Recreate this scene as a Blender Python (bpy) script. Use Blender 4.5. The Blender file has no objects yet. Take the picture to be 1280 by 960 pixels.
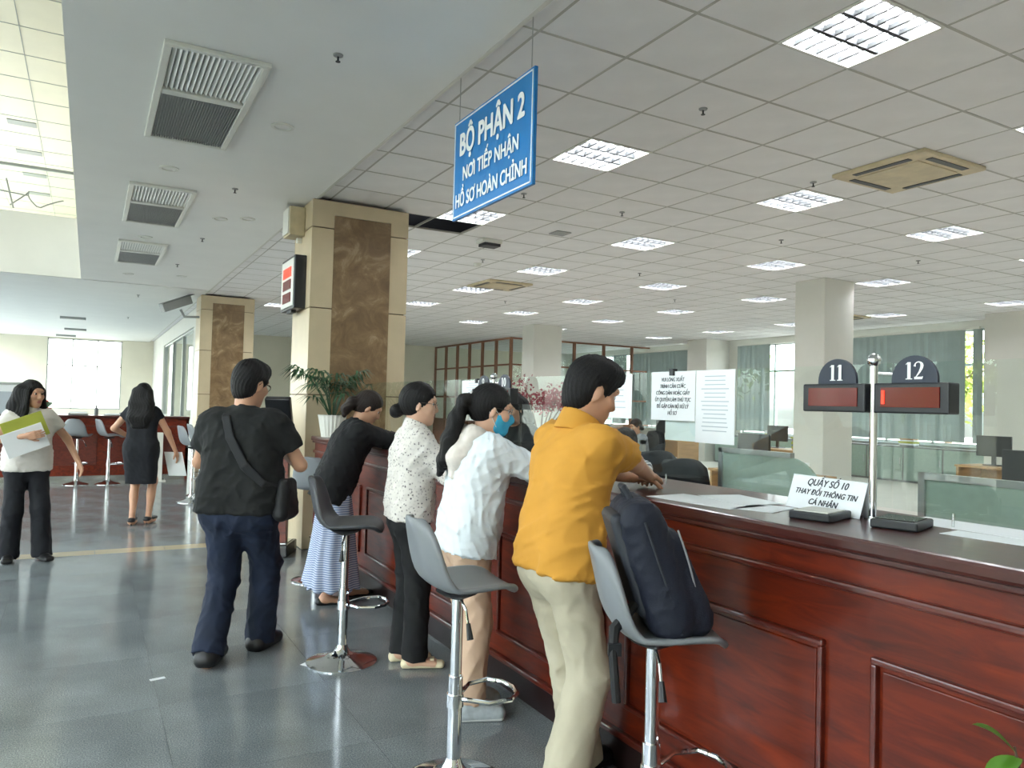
import bpy, bmesh, math, random
import numpy as np
from mathutils import Vector, Matrix
random.seed(7); rng = np.random.default_rng(7)
SC = bpy.context.scene; COL = SC.collection
PI = math.pi
# ------------------------------------------------------------------ camera
F_PX, CAMH = 941.0, 1.5
_y, _p, _r = math.radians(29.29), math.radians(1.58), math.radians(1.5)
_fwd = np.array([math.sin(_y)*math.cos(_p), math.cos(_y)*math.cos(_p), math.sin(_p)])
_ri = np.array([math.cos(_y), -math.sin(_y), 0.0]); _up = np.cross(_ri, _fwd)
_R = math.cos(_r)*_ri + math.sin(_r)*_up; _U = -math.sin(_r)*_ri + math.cos(_r)*_up
CAMPOS = np.array([0, 0, CAMH])
cd = bpy.data.cameras.new('camera'); cam = bpy.data.objects.new('camera', cd); COL.objects.link(cam)
cd.sensor_width = 36; cd.lens = 36*F_PX/1280; cd.clip_start = .05; cd.clip_end = 300
m4 = Matrix.Identity(4)
for i in range(3):
    m4[i][0], m4[i][1], m4[i][2], m4[i][3] = _R[i], _U[i], -_fwd[i], CAMPOS[i]
cam.matrix_world = m4; SC.camera = cam
def project(p):
    d = np.asarray(p, float)-CAMPOS; z = d@_fwd
    return (640+F_PX*(d@_R)/z, 480-F_PX*(d@_U)/z, z)
# ------------------------------------------------------------------ world and exposure
w = bpy.data.worlds.new('sky'); SC.world = w; w.use_nodes = True
nt = w.node_tree; sky = nt.nodes.new('ShaderNodeTexSky'); sky.sky_type = 'NISHITA'
sky.sun_disc = False; sky.sun_elevation = math.radians(50); sky.sun_rotation = math.radians(200); sky.air_density = 1.2; sky.dust_density = 4
bgn = nt.nodes['Background']; bgn.inputs[1].default_value = SKY_STRENGTH = 3.7
_hz = nt.nodes.new('ShaderNodeHueSaturation'); _hz.inputs['Saturation'].default_value = .3
nt.links.new(sky.outputs[0], _hz.inputs['Color']); nt.links.new(_hz.outputs[0], bgn.inputs[0])
vs = SC.view_settings; vs.view_transform = 'Standard'; vs.look = 'None'; vs.exposure = -0.48; vs.gamma = 1; vs.use_curve_mapping = False
TUBE_EMIT = 150.0
ZC = 3.57
# ------------------------------------------------------------------ materials
def srgb(r, g, b):
    f = lambda c: ((c/255+.055)/1.055)**2.4 if c > 10 else c/255/12.92
    return (f(r), f(g), f(b), 1)
MATS = {}
def mat(name, col, rough=.5, metal=0., spec=.5, var=0., vscale=6., bump=0., bscale=60., coat=0., trans=0., vstretch=(1, 1, 1), emit=None, estr=0., sss=0.):
    m = bpy.data.materials.new(name); m.use_nodes = True; t = m.node_tree; b = t.nodes['Principled BSDF']
    c = srgb(*col); b.inputs['Base Color'].default_value = c; b.inputs['Roughness'].default_value = rough
    b.inputs['Metallic'].default_value = metal; b.inputs['Specular IOR Level'].default_value = spec
    b.inputs['Coat Weight'].default_value = coat; b.inputs['Coat Roughness'].default_value = .08
    if trans: b.inputs['Transmission Weight'].default_value = trans
    if sss: b.inputs['Subsurface Weight'].default_value = sss; b.inputs['Subsurface Radius'].default_value = (.02, .008, .004)
    if emit: b.inputs['Emission Color'].default_value = srgb(*emit); b.inputs['Emission Strength'].default_value = estr
    if var or bump:
        tc = t.nodes.new('ShaderNodeTexCoord'); mp = t.nodes.new('ShaderNodeMapping'); mp.inputs['Scale'].default_value = vstretch
        t.links.new(tc.outputs['Object'], mp.inputs[0])
    if var:
        n = t.nodes.new('ShaderNodeTexNoise'); n.inputs['Scale'].default_value = vscale; n.inputs['Detail'].default_value = 6
        t.links.new(mp.outputs[0], n.inputs['Vector'])
        r = t.nodes.new('ShaderNodeValToRGB'); r.color_ramp.elements[0].position = .3; r.color_ramp.elements[1].position = .7
        r.color_ramp.elements[0].color = (c[0]*(1-var), c[1]*(1-var), c[2]*(1-var), 1)
        r.color_ramp.elements[1].color = (min(1, c[0]*(1+var)), min(1, c[1]*(1+var)), min(1, c[2]*(1+var)), 1)
        t.links.new(n.outputs['Fac'], r.inputs[0]); t.links.new(r.outputs[0], b.inputs['Base Color'])
    if bump:
        n2 = t.nodes.new('ShaderNodeTexNoise'); n2.inputs['Scale'].default_value = bscale; n2.inputs['Detail'].default_value = 4
        t.links.new(mp.outputs[0], n2.inputs['Vector'])
        bp = t.nodes.new('ShaderNodeBump'); bp.inputs['Strength'].default_value = bump; bp.inputs['Distance'].default_value = .01
        t.links.new(n2.outputs['Fac'], bp.inputs['Height']); t.links.new(bp.outputs[0], b.inputs['Normal'])
    MATS[name] = m; return m
def ramp_on(m, build):
    t = m.node_tree; b = t.nodes['Principled BSDF']; tc = t.nodes.new('ShaderNodeTexCoord'); build(t, b, tc)
def ramp(t, fac, stops):
    r = t.nodes.new('ShaderNodeValToRGB'); e = r.color_ramp.elements
    while len(e) < len(stops): e.new(.5)
    for k, (p, c) in enumerate(stops): e[k].position = p; e[k].color = srgb(*c)
    t.links.new(fac, r.inputs[0]); return r.outputs[0]
def noise(t, vec, scale, detail=6, rough=.6, dist=0):
    n = t.nodes.new('ShaderNodeTexNoise'); n.inputs['Scale'].default_value = scale; n.inputs['Detail'].default_value = detail
    n.inputs['Roughness'].default_value = rough; n.inputs['Distortion'].default_value = dist; t.links.new(vec, n.inputs['Vector']); return n.outputs['Fac']
def mapping(t, vec, scale=(1, 1, 1), rot=(0, 0, 0)):
    m = t.nodes.new('ShaderNodeMapping'); m.inputs['Scale'].default_value = scale; m.inputs['Rotation'].default_value = rot
    t.links.new(vec, m.inputs[0]); return m.outputs[0]
mat('white_paint', (214, 213, 205), .6, var=.03, vscale=2)
mat('cream_paint', (222, 216, 198), .6, var=.03, vscale=2)
mat('plaster_ceiling', (236, 236, 232), .7, var=.02, vscale=2)
mat('tile_ceiling', (238, 237, 236), .8, var=.04, vscale=3, bump=.15, bscale=220)
mat('tbar', (176, 174, 166), .5)
mat('ceiling_void', (30, 33, 38), .9, var=.1)
mat('steel_louvre', (225, 228, 228), .25, .6)
mat('louvre_blade', (54, 55, 56), .5, spec=.2)
mat('tube_glow', (255, 255, 250), .4, emit=(246, 250, 255), estr=TUBE_EMIT)
mat('plastic_white', (222, 222, 214), .4)
mat('plastic_cream', (198, 184, 152), .5, var=.12, vscale=8)
mat('plastic_dark', (30, 32, 36), .4)
mat('grille_grey', (150, 152, 150), .5)
mat('chrome', (225, 228, 232), .07, 1.)
mat('steel_brushed', (190, 192, 192), .25, 1.)
mat('alu', (176, 182, 182), .35, .8)
mat('panel_green', (150, 170, 160), .7, var=.05, vscale=20, bump=.1, bscale=300)
mat('paper', (236, 240, 242), .7, var=.015, vscale=5)
mat('ink', (52, 58, 66), .7)
mat('ink_pale', (178, 188, 196), .8)
mat('sign_blue', (12, 112, 178), .35, var=.05, vscale=3)
mat('sign_white', (238, 240, 240), .4)
mat('sign_navy', (22, 34, 54), .4)
mat('led_red', (92, 22, 15), .1, emit=(190, 30, 16), estr=.1)
mat('led_bright', (250, 60, 30), .3, emit=(255, 50, 25), estr=1.6)
mat('seat_grey', (124, 128, 132), .42, bump=.05, bscale=200)
mat('seat_dark', (78, 80, 84), .5, bump=.05, bscale=200)
mat('black_fabric', (16, 17, 20), .85, bump=.2, bscale=250)
mat('desk_wood', (176, 140, 98), .5, var=.15, vscale=3, vstretch=(1, 12, 12))
mat('office_grey', (120, 124, 124), .6)
mat('lattice_wood', (132, 88, 62), .5, var=.15, vscale=4, vstretch=(8, 8, 1))
mat('blind', (158, 172, 170), .7, var=.06, vscale=3)
mat('leaf_dark', (40, 74, 44), .45, var=.3, vscale=5)
mat('leaf_bright', (84, 132, 40), .4, var=.2, vscale=12)
mat('tree_leaf', (148, 158, 70), .6, var=.35, vscale=1.2)
mat('bark', (92, 74, 58), .8, var=.2, vscale=10)
mat('blossom', (150, 62, 74), .7, var=.25, vscale=14)
mat('ground_out', (150, 148, 140), .8, var=.1, vscale=1)
mat('brown_frame', (110, 88, 74), .5)
mat('red_board', (196, 52, 38), .6)
mat('yellow_green', (170, 176, 70), .6)
mat('kiosk_black', (20, 21, 24), .25)
mat('screen_dark', (14, 16, 20), .1)
mat('stone_beige', (198, 182, 152), .32, var=.07, vscale=3, spec=.4)
mat('stone_joint', (110, 92, 72), .7)
def _marble(t, b, tc):
    v = tc.outputs['Object']; n1 = noise(t, v, 4.2, 9, .68, 1.1)
    c = ramp(t, n1, [(.30, (98, 78, 56)), (.46, (122, 99, 72)), (.56, (136, 112, 83)), (.70, (168, 146, 116))])
    t.links.new(c, b.inputs['Base Color'])
mat('marble_brown', (124, 98, 70), .22); ramp_on(MATS['marble_brown'], _marble)
def _granite(t, b, tc):
    v = tc.outputs['Object']; n1 = noise(t, v, 170, 3, .7); n2 = noise(t, v, 2.2, 4, .5)
    c1 = ramp(t, n1, [(.30, (92, 100, 104)), (.5, (134, 142, 146)), (.70, (180, 186, 186))])
    c2 = ramp(t, n2, [(.3, (214, 214, 214)), (.7, (255, 255, 255))])
    mx = t.nodes.new('ShaderNodeMix'); mx.data_type = 'RGBA'; mx.blend_type = 'MULTIPLY'; mx.inputs[0].default_value = 1
    t.links.new(c1, mx.inputs[6]); t.links.new(c2, mx.inputs[7]); t.links.new(mx.outputs[2], b.inputs['Base Color'])
    r = ramp(t, n2, [(.3, (96, 96, 96)), (.7, (112, 112, 112))]); t.links.new(r, b.inputs['Roughness'])
mat('granite', (88, 98, 104), .12, spec=.55); ramp_on(MATS['granite'], _granite)
mat('office_floor', (228, 224, 214), .35, var=.04, vscale=3)
mat('granite_joint', (60, 66, 70), .5)
mat('inlay', (186, 172, 142), .16, var=.1, vscale=4)
def _wood(c0, c1, c2):
    def f(t, b, tc):
        v = mapping(t, tc.outputs['Object'], (6, 1.2, 9)); n = noise(t, v, 2.4, 8, .62, .8)
        t.links.new(ramp(t, n, [(.28, c0), (.5, c1), (.74, c2)]), b.inputs['Base Color'])
    return f
mat('mahogany', (110, 30, 14), .38, coat=.12, spec=.35); ramp_on(MATS['mahogany'], _wood((64, 17, 7), (96, 29, 9), (122, 42, 13)))
mat('mahogany_top', (62, 28, 24), .3, coat=.15, spec=.35); ramp_on(MATS['mahogany_top'], _wood((50, 22, 20), (66, 30, 26), (84, 42, 34)))
mat('mahogany_trim', (92, 28, 18), .28, coat=.4); ramp_on(MATS['mahogany_trim'], _wood((66, 20, 14), (88, 30, 20), (104, 42, 30)))
mat('plinth_dark', (34, 20, 20), .35)
def glass_mat(name, tint, tw=1.0, ior=1.5):
    m = bpy.data.materials.new(name); m.use_nodes = True; t = m.node_tree; t.nodes.clear()
    o = t.nodes.new('ShaderNodeOutputMaterial'); mx = t.nodes.new('ShaderNodeMixShader'); fr = t.nodes.new('ShaderNodeFresnel'); fr.inputs[0].default_value = ior
    tr = t.nodes.new('ShaderNodeBsdfTransparent'); tr.inputs[0].default_value = tint
    g = t.nodes.new('ShaderNodeBsdfGlossy'); g.inputs['Roughness'].default_value = 0.0; g.inputs['Color'].default_value = (.95, 1, .98, 1)
    ge = t.nodes.new('ShaderNodeNewGeometry'); iv = t.nodes.new('ShaderNodeMath'); iv.operation = 'SUBTRACT'; iv.inputs[0].default_value = 1; ml = t.nodes.new('ShaderNodeMath'); ml.operation = 'MULTIPLY'
    t.links.new(ge.outputs['Backfacing'], iv.inputs[1]); t.links.new(iv.outputs[0], ml.inputs[0]); t.links.new(fr.outputs[0], ml.inputs[1]); t.links.new(ml.outputs[0], mx.inputs[0]); t.links.new(tr.outputs[0], mx.inputs[1]); t.links.new(g.outputs[0], mx.inputs[2]); t.links.new(mx.outputs[0], o.inputs[0])
    MATS[name] = m
glass_mat('glass_clear', (.95, .98, .965, 1), ior=1.62); glass_mat('glass_window', (.93, .97, .97, 1), ior=1.45)
# ------------------------------------------------------------------ mesh helpers
class MB:
    def __init__(s): s.v = []; s.f = []
    def add(s, vs, fs):
        n = len(s.v); s.v += [tuple(map(float, v)) for v in vs]; s.f += [tuple(i+n for i in f) for f in fs]; return s
    def box(s, x0, x1, y0, y1, z0, z1):
        return s.add([(x0, y0, z0), (x1, y0, z0), (x1, y1, z0), (x0, y1, z0), (x0, y0, z1), (x1, y0, z1), (x1, y1, z1), (x0, y1, z1)],
                     [(3, 2, 1, 0), (4, 5, 6, 7), (0, 1, 5, 4), (1, 2, 6, 5), (2, 3, 7, 6), (3, 0, 4, 7)])
    def obox(s, c, ax, ay, az):      # oriented box: centre and three half-axis vectors
        c, ax, ay, az = (np.asarray(q, float) for q in (c, ax, ay, az)); vs = []
        for k in ((-1, -1, -1), (1, -1, -1), (1, 1, -1), (-1, 1, -1), (-1, -1, 1), (1, -1, 1), (1, 1, 1), (-1, 1, 1)): vs.append(c+k[0]*ax+k[1]*ay+k[2]*az)
        return s.add(vs, [(3, 2, 1, 0), (4, 5, 6, 7), (0, 1, 5, 4), (1, 2, 6, 5), (2, 3, 7, 6), (3, 0, 4, 7)])
    def tube(s, path, rad, n=10, closed=False, cap=True):
        P = [np.asarray(p, float) for p in path]; m = len(P); R = rad if hasattr(rad, '__len__') else [rad]*m
        rings = []; prev = None
        for i in range(m):
            a = P[(i-1) % m] if closed or i > 0 else P[i]; b = P[(i+1) % m] if closed or i < m-1 else P[i]
            t = (b-a)/(np.linalg.norm(b-a)+1e-12)
            if prev is None: u = np.cross(t, [0, 0, 1] if abs(t[2]) < .9 else [1, 0, 0])
            else: u = prev-t*(prev@t)
            u /= np.linalg.norm(u)+1e-12; prev = u; v = np.cross(t, u)
            rings.append([P[i]+R[i]*(math.cos(2*PI*k/n)*u+math.sin(2*PI*k/n)*v) for k in range(n)])
        vs = [q for r in rings for q in r]; fs = []
        for i in range(m if closed else m-1):
            j = (i+1) % m
            for k in range(n): fs.append((i*n+k, i*n+(k+1) % n, j*n+(k+1) % n, j*n+k))
        if cap and not closed: fs += [tuple(range(n-1, -1, -1)), tuple((m-1)*n+k for k in range(n))]
        return s.add(vs, fs)
    def lathe(s, prof, n=24, c=(0, 0, 0)):
        m = len(prof); vs = [(c[0]+r*math.cos(2*PI*k/n), c[1]+r*math.sin(2*PI*k/n), c[2]+z) for r, z in prof for k in range(n)]
        fs = [(i*n+k, i*n+(k+1) % n, (i+1)*n+(k+1) % n, (i+1)*n+k) for i in range(m-1) for k in range(n)]
        fs += [tuple(range(n-1, -1, -1)), tuple((m-1)*n+k for k in range(n))]
        return s.add(vs, fs)
    def prism(s, poly, o, u, v, th):    # polygon in (u,v) plane at o, thickness th along u x v
        o, u, v = (np.asarray(q, float) for q in (o, u, v)); w_ = np.cross(u, v); n = len(poly)
        a = [o+p[0]*u+p[1]*v for p in poly]; b = [q+w_*th for q in a]
        return s.add(a+b, [tuple(range(n-1, -1, -1)), tuple(range(n, 2*n))]+[(i, (i+1) % n, n+(i+1) % n, n+i) for i in range(n)])
    def quad(s, a, b, c, d): return s.add([a, b, c, d], [(0, 1, 2, 3)])
    def mesh(s, name):
        me = bpy.data.meshes.new(name); me.from_pydata(s.v, [], s.f); me.update(); return me
    def build(s, name, m, parent=None, bevel=0, smooth=False, loc=None):
        o = link(name, s.mesh(name), m, parent)
        if smooth: shade(o)
        if bevel:
            b = o.modifiers.new('bevel', 'BEVEL'); b.width = bevel; b.segments = 2; b.limit_method = 'ANGLE'
        if loc is not None: o.location = loc
        return o
def shade(o, ang=40):
    me = o.data; me.polygons.foreach_set('use_smooth', [True]*len(me.polygons))
    if ang and hasattr(me, 'set_sharp_from_angle'): me.set_sharp_from_angle(angle=math.radians(ang))
def link(name, me, m=None, parent=None):
    o = bpy.data.objects.new(name, me); COL.objects.link(o)
    if m and len(me.materials) == 0: me.materials.append(MATS[m] if isinstance(m, str) else m)
    if parent: o.parent = parent
    return o
def empty(name, loc=(0, 0, 0), rz=0.):
    o = bpy.data.objects.new(name, None); COL.objects.link(o); o.location = loc; o.rotation_euler = (0, 0, rz); o.empty_display_size = .1; return o
def tag(o, label=None, cat=None, group=None, kind=None):
    if label: o['label'] = label
    if cat: o['category'] = cat
    if group: o['group'] = group
    if kind: o['kind'] = kind
    return o
def copy_tree(o, parent=None):
    c = o.copy(); COL.objects.link(c)
    if parent: c.parent = parent
    for ch in [q for q in o.children]: copy_tree(ch, c)
    return c
def raw_text(body, size, align, shear, space):
    cu = bpy.data.curves.new('lettering', 'FONT'); cu.body = body; cu.size = size; cu.align_x = align; cu.shear = shear; cu.space_character = space; cu.resolution_u = 4
    ob = bpy.data.objects.new('lettering', cu); COL.objects.link(ob)
    dg = bpy.context.evaluated_depsgraph_get(); me = bpy.data.meshes.new_from_object(ob.evaluated_get(dg)); bpy.data.objects.remove(ob); bpy.data.curves.remove(cu); return me
def text_mesh(body, size, o, u, v, sx=1., bold=0., shear=0., align='CENTER', space=1.):
    plain = body.replace('Ơ', 'O'); me = raw_text(plain, size, align, shear, space)
    if 'Ơ' in body:          # the horn of the letter is added to a plain O
        xs = lambda m_: [p.co.x for p in m_.vertices]; sh_ = min(xs(me))-min(xs(raw_text(plain, size, 'LEFT', shear, space))); vs = [tuple(p.co) for p in me.vertices]; fs = [tuple(p.vertices) for p in me.polygons]
        for k, ch in enumerate(body):
            if ch == 'Ơ':
                xr = max(xs(raw_text(plain[:k+1], size, 'LEFT', shear, space)))+sh_; n0 = len(vs); q = size
                vs += [(xr-.14*q, .60*q, 0), (xr-.02*q, .66*q, 0), (xr+.0*q, .78*q, 0), (xr+.08*q, .78*q, 0), (xr+.05*q, .62*q, 0), (xr-.08*q, .53*q, 0)]; fs += [(n0+5, n0+4, n0+1, n0), (n0+4, n0+3, n0+2, n0+1)]
        me = bpy.data.meshes.new('lettering'); me.from_pydata(vs, [], fs); me.update()
    u, v, o = (np.asarray(q, float) for q in (u, v, o)); wv = np.cross(u, v)
    for p in me.vertices: p.co = Vector(o+p.co.x*sx*u+p.co.y*v+p.co.z*wv)
    me.materials.clear()
    if bold:        # heavier strokes: the outline repeated a hair's breadth around itself
        co = [tuple(p.co) for p in me.vertices]; fs = [tuple(p.vertices) for p in me.polygons]; vs = []; ff = []; d = bold*size
        for q, (i, j) in enumerate(((0, 0), (1, 0), (-1, 0), (0, 1), (0, -1), (.7, .7), (-.7, .7), (.7, -.7), (-.7, -.7))):
            n0 = len(vs); vs += [tuple(np.array(c)+u*i*d+v*j*d+wv*q*.0002) for c in co]; ff += [tuple(e+n0 for e in f_) for f_ in fs]
        me = bpy.data.meshes.new('lettering'); me.from_pydata(vs, [], ff); me.update()
    return me
def lettering(name, body, size, o, u, v, m, parent, **k): return link(name, text_mesh(body, size, o, u, v, **k), m, parent)
def ribbon(mb, path, widths, o, u, v, sc):
    P = [np.array(p, float) for p in path]; o, u, v = (np.asarray(q, float) for q in (o, u, v)); L = []; Rr = []
    for i in range(len(P)):
        t = P[min(i+1, len(P)-1)]-P[max(i-1, 0)]; t /= np.linalg.norm(t)+1e-9; nn = np.array([-t[1], t[0]])*widths[i]/2
        L.append(o+sc*((P[i]+nn)[0]*u+(P[i]+nn)[1]*v)); Rr.append(o+sc*((P[i]-nn)[0]*u+(P[i]-nn)[1]*v))
    n = len(P); mb.add(L+Rr, [(i, n+i, n+i+1, i+1) for i in range(n-1)])
def serif_digit(mb, ch, o, u, v, h):
    if ch == '1':
        ribbon(mb, [(.25, .03), (.25, .97)], [.2, .2], o, u, v, h); ribbon(mb, [(.05, .025), (.45, .025)], [.05, .05], o, u, v, h)
        ribbon(mb, [(.2, .96), (.06, .84)], [.06, .04], o, u, v, h)
    elif ch == '2':
        p = [(.06, .72)]+[(.28-.21*math.cos(a), .76+.21*math.sin(a)) for a in np.linspace(0, PI, 9)]+[(.46, .62), (.36, .42), (.2, .2), (.08, .06)]
        ribbon(mb, p, [.14, .12, .08, .06, .06, .06, .08, .12, .17, .19, .17, .12, .07, .05], o, u, v, h); ribbon(mb, [(.04, .07), (.5, .07), (.54, .16)], [.14, .14, .05], o, u, v, h)
    elif ch in '09':
        cy, ry = (.5, .47) if ch == '0' else (.68, .29)
        ribbon(mb, [(.28+.19*math.cos(a), cy+(ry-.03)*math.sin(a)) for a in np.linspace(0, 2*PI, 21)], [.09+.09*abs(math.cos(a)) for a in np.linspace(0, 2*PI, 21)], o, u, v, h)
        if ch == '9': ribbon(mb, [(.47, .66), (.44, .36), (.32, .12), (.1, .04)], [.17, .15, .08, .05], o, u, v, h)
# ================================================================== the setting
def structure(name, mb, m, parent=None, label=None): return tag(mb.build(name, m, parent), label, None, None, 'structure')
def near_key(c):
    px, py, z = project(c)
    vis = z > .3 and -60 < px < 1340 and -60 < py < 1020
    return (0 if vis else 1, np.linalg.norm(np.asarray(c)-CAMPOS))
# floor: granite slabs on a joint bed
floor = structure('floor', MB().box(-9, 16.5, -6, 32, -.12, -.004), 'granite_joint', None, 'polished blue-grey granite floor of large slabs')
TS = .8; slabs = []
for i in range(-12, 21):
    for j in range(-8, 40):
        x0, y0 = i*TS+.35, j*TS+.02
        if x0 < -9 or x0+TS > 16.5 or y0 < -6 or y0+TS > 32: continue
        if 7.6 < y0+TS/2 < 8.4 and x0 < 1.9 and False: continue
        slabs.append((x0, y0))
slabs.sort(key=lambda s: near_key((s[0]+TS/2, s[1]+TS/2, 0))); me = MB().box(.0008, TS-.0008, .0008, TS-.0008, -.01, 0).mesh('floor_tile')
for x0, y0 in slabs[:300]: link('floor_tile', me, 'granite', floor).location = (x0, y0, 0)
mb = MB()
for x0, y0 in slabs[300:]: mb.box(x0+.0008, x0+TS-.0008, y0+.0008, y0+TS-.0008, -.01, 0)
tag(mb.build('floor_tiles_beyond', 'granite', floor), kind='stuff')
structure('floor_office', MB().box(2.62, 16.5, -6, 25.6, 0, .006), 'office_floor', None, 'unseen office floor made pale to bounce light to the ceiling')  # unseen floor, kept pale so lamp light bounces up to the tiles
me = MB().box(.002, .598, .0, .22, 0, .0012).mesh('inlay_strip')
for k in range(-14, 3): link('inlay_strip', me, 'inlay', floor).location = (k*.6+.1, 8.06, 0)
# tiled ceiling over the office: tiles, T-bar grid, light cells, an open cell
X0, Y0, T = 2.097, 2.933, .6
ceil = structure('ceiling', MB().box(1.95, 16.5, -6, 32, 4.1, 4.2), 'ceiling_void', None, 'suspended ceiling of square mineral tiles over the office')
LI, LJ = (2, 6, 10, 14, 20), (-8, -4, 0, 4, 8, 12, 16, 20, 24)
lights = {(i, j-1) for i in LI for j in LJ}; openc = {(1, 8), (2, 8)}
cassc = {(6, 1), (6, 13), (14, 7)}
tiles = [(i, j) for i in range(0, 24) for j in range(-14, 48) if (i, j) not in lights and (i, j) not in openc and X0+(i+1)*T < 16.5 and Y0+(j+1)*T < 32]
tiles.sort(key=lambda q: near_key((X0+(q[0]+.5)*T, Y0+(q[1]+.5)*T, ZC))); me = MB().box(.008, T-.008, .008, T-.008, 0, .015).mesh('ceiling_tile')
for i, j in tiles[:300]:
    o = link('ceiling_tile', me, 'tile_ceiling', ceil); o.location = (X0+i*T, Y0+j*T, ZC+random.uniform(0, .0025))
mb = MB()
for i, j in tiles[300:]: mb.box(X0+i*T+.008, X0+(i+1)*T-.008, Y0+j*T+.008, Y0+(j+1)*T-.008, ZC, ZC+.015)
for j in range(-14, 48): mb.box(1.96, X0-.008, Y0+j*T+.008, Y0+(j+1)*T-.008, ZC, ZC+.015)
mb.box(X0+23*T+.608, 16.5, -6, 32, ZC, ZC+.015); mb.box(1.96, 16.5, -6, Y0-14*T, ZC, ZC+.015)
tag(mb.build('ceiling_tiles_beyond', 'tile_ceiling', ceil), kind='stuff')
mb = MB()
for i in range(0, 25): mb.box(X0+i*T-.009, X0+i*T+.009, -6, 32, ZC-.001, ZC+.02)
for j in range(-14, 49): mb.box(1.96, 16.5, Y0+j*T-.009, Y0+j*T+.009, ZC-.0012, ZC+.019)
mb.build('ceiling_grid', 'tbar', ceil)
# plasterboard ceiling of the hall (flat strip, far room) and atrium slab
structure('ceiling_hall', MB().box(-.2, 1.95, -6, 15.4, ZC-.03, 4.55).box(-3.7, 1.95, 15.5, 32, ZC-.03, 4.5), 'plaster_ceiling', None, 'plain white plasterboard ceiling beside the counter')
structure('ceiling_atrium', MB().box(-9, 2, -6, 15.5, 7.4, 7.5).box(-3.7, 2, 15.5, 32, 7.4, 7.5), 'cream_paint', None, 'high cream ceiling above the atrium')
mb = MB()  # thin grey strips along the ceiling tile lines
for k in range(-7, 2): mb.box(k*1.2-.006, k*1.2+.006, -6, 15.5 if k < -3 else 30, 7.392, 7.4)
for k in range(-5, 25): mb.box(-9 if k < 12 else -3.7, 2, k*1.2-.006, k*1.2+.006, 7.392, 7.4)
structure('trim_1', mb, 'grille_grey', None, 'grey tile lines of the high atrium ceiling')
structure('wall_fascia', MB().box(-9, -.2, 15.4, 15.5, ZC-.03, 4.6), 'white_paint', None, 'white balcony fascia facing the atrium')
structure('wall_upper', MB().box(1.9, 2.0, -6, 32, 4.5, 7.5).box(-3.7, 2, 30, 30.1, 4.5, 7.5), 'cream_paint', None, 'cream upper storey wall')
structure('trim_2', MB().box(1.935, 1.962, -6, 32, ZC-.032, ZC+.05), 'white_paint', None, 'edge trim between plain and tiled ceilings')
# far hall wall with tall window, right hall wall with window, office walls
mb = MB().box(-3.7, -1.38, 32, 32.2, 0, ZC).box(1.03, 2.2, 32, 32.2, 0, ZC).box(-1.38, 1.03, 32, 32.2, 0, .93).box(-1.38, 1.03, 32, 32.2, 3.5, ZC).box(-3.7, 2.2, 32, 32.2, ZC, 7.5)
structure('wall_far', mb, 'cream_paint', None, 'cream end wall of the hall')
def window(name, mbf, mbg, lab):
    o = empty(name); tag(o, lab, kind='structure'); mbf.build('window_frame', 'alu', o); mbg.build('pane', 'glass_window', o); return o
f = MB(); 
for x in (-1.38, -.6, .21, .99): f.box(x, x+.04, 32.05, 32.12, .93, 3.5)
for z in (.93, 2.5, 3.46): f.box(-1.38, 1.03, 32.05, 32.12, z, z+.04)
window('window_1', f, MB().box(-1.36, 1.01, 32.08, 32.09, .95, 3.48), 'tall sunlit window in the end wall')
mb = MB().box(2.1, 2.3, 16.9, 19.2, 0, ZC).box(2.1, 2.3, 27.4, 32, 0, ZC).box(2.1, 2.3, 19.2, 27.4, 0, .85).box(2.1, 2.3, 19.2, 27.4, 3.15, ZC)
structure('wall_right', mb, 'white_paint', None, 'white side wall beyond the second pillar')
f = MB()
for y in (19.2, 21.9, 24.6, 27.34): f.box(2.14, 2.24, y, y+.06, .85, 3.15)
for z in (.85, 3.1): f.box(2.14, 2.24, 19.2, 27.4, z, z+.05)
window('window_2', f, MB().box(2.18, 2.19, 19.25, 27.35, .9, 3.1), 'long interior window in the white side wall')
structure('wall_back', MB().box(2.3, 16.5, 25.6, 25.8, 0, ZC), 'cream_paint', None, 'pale back wall of the office')
structure('wall_rear', MB().box(-9, 16.5, -6.2, -6, 0, 7.5), 'cream_paint', None, 'cream wall at the opposite end of the hall')
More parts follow.
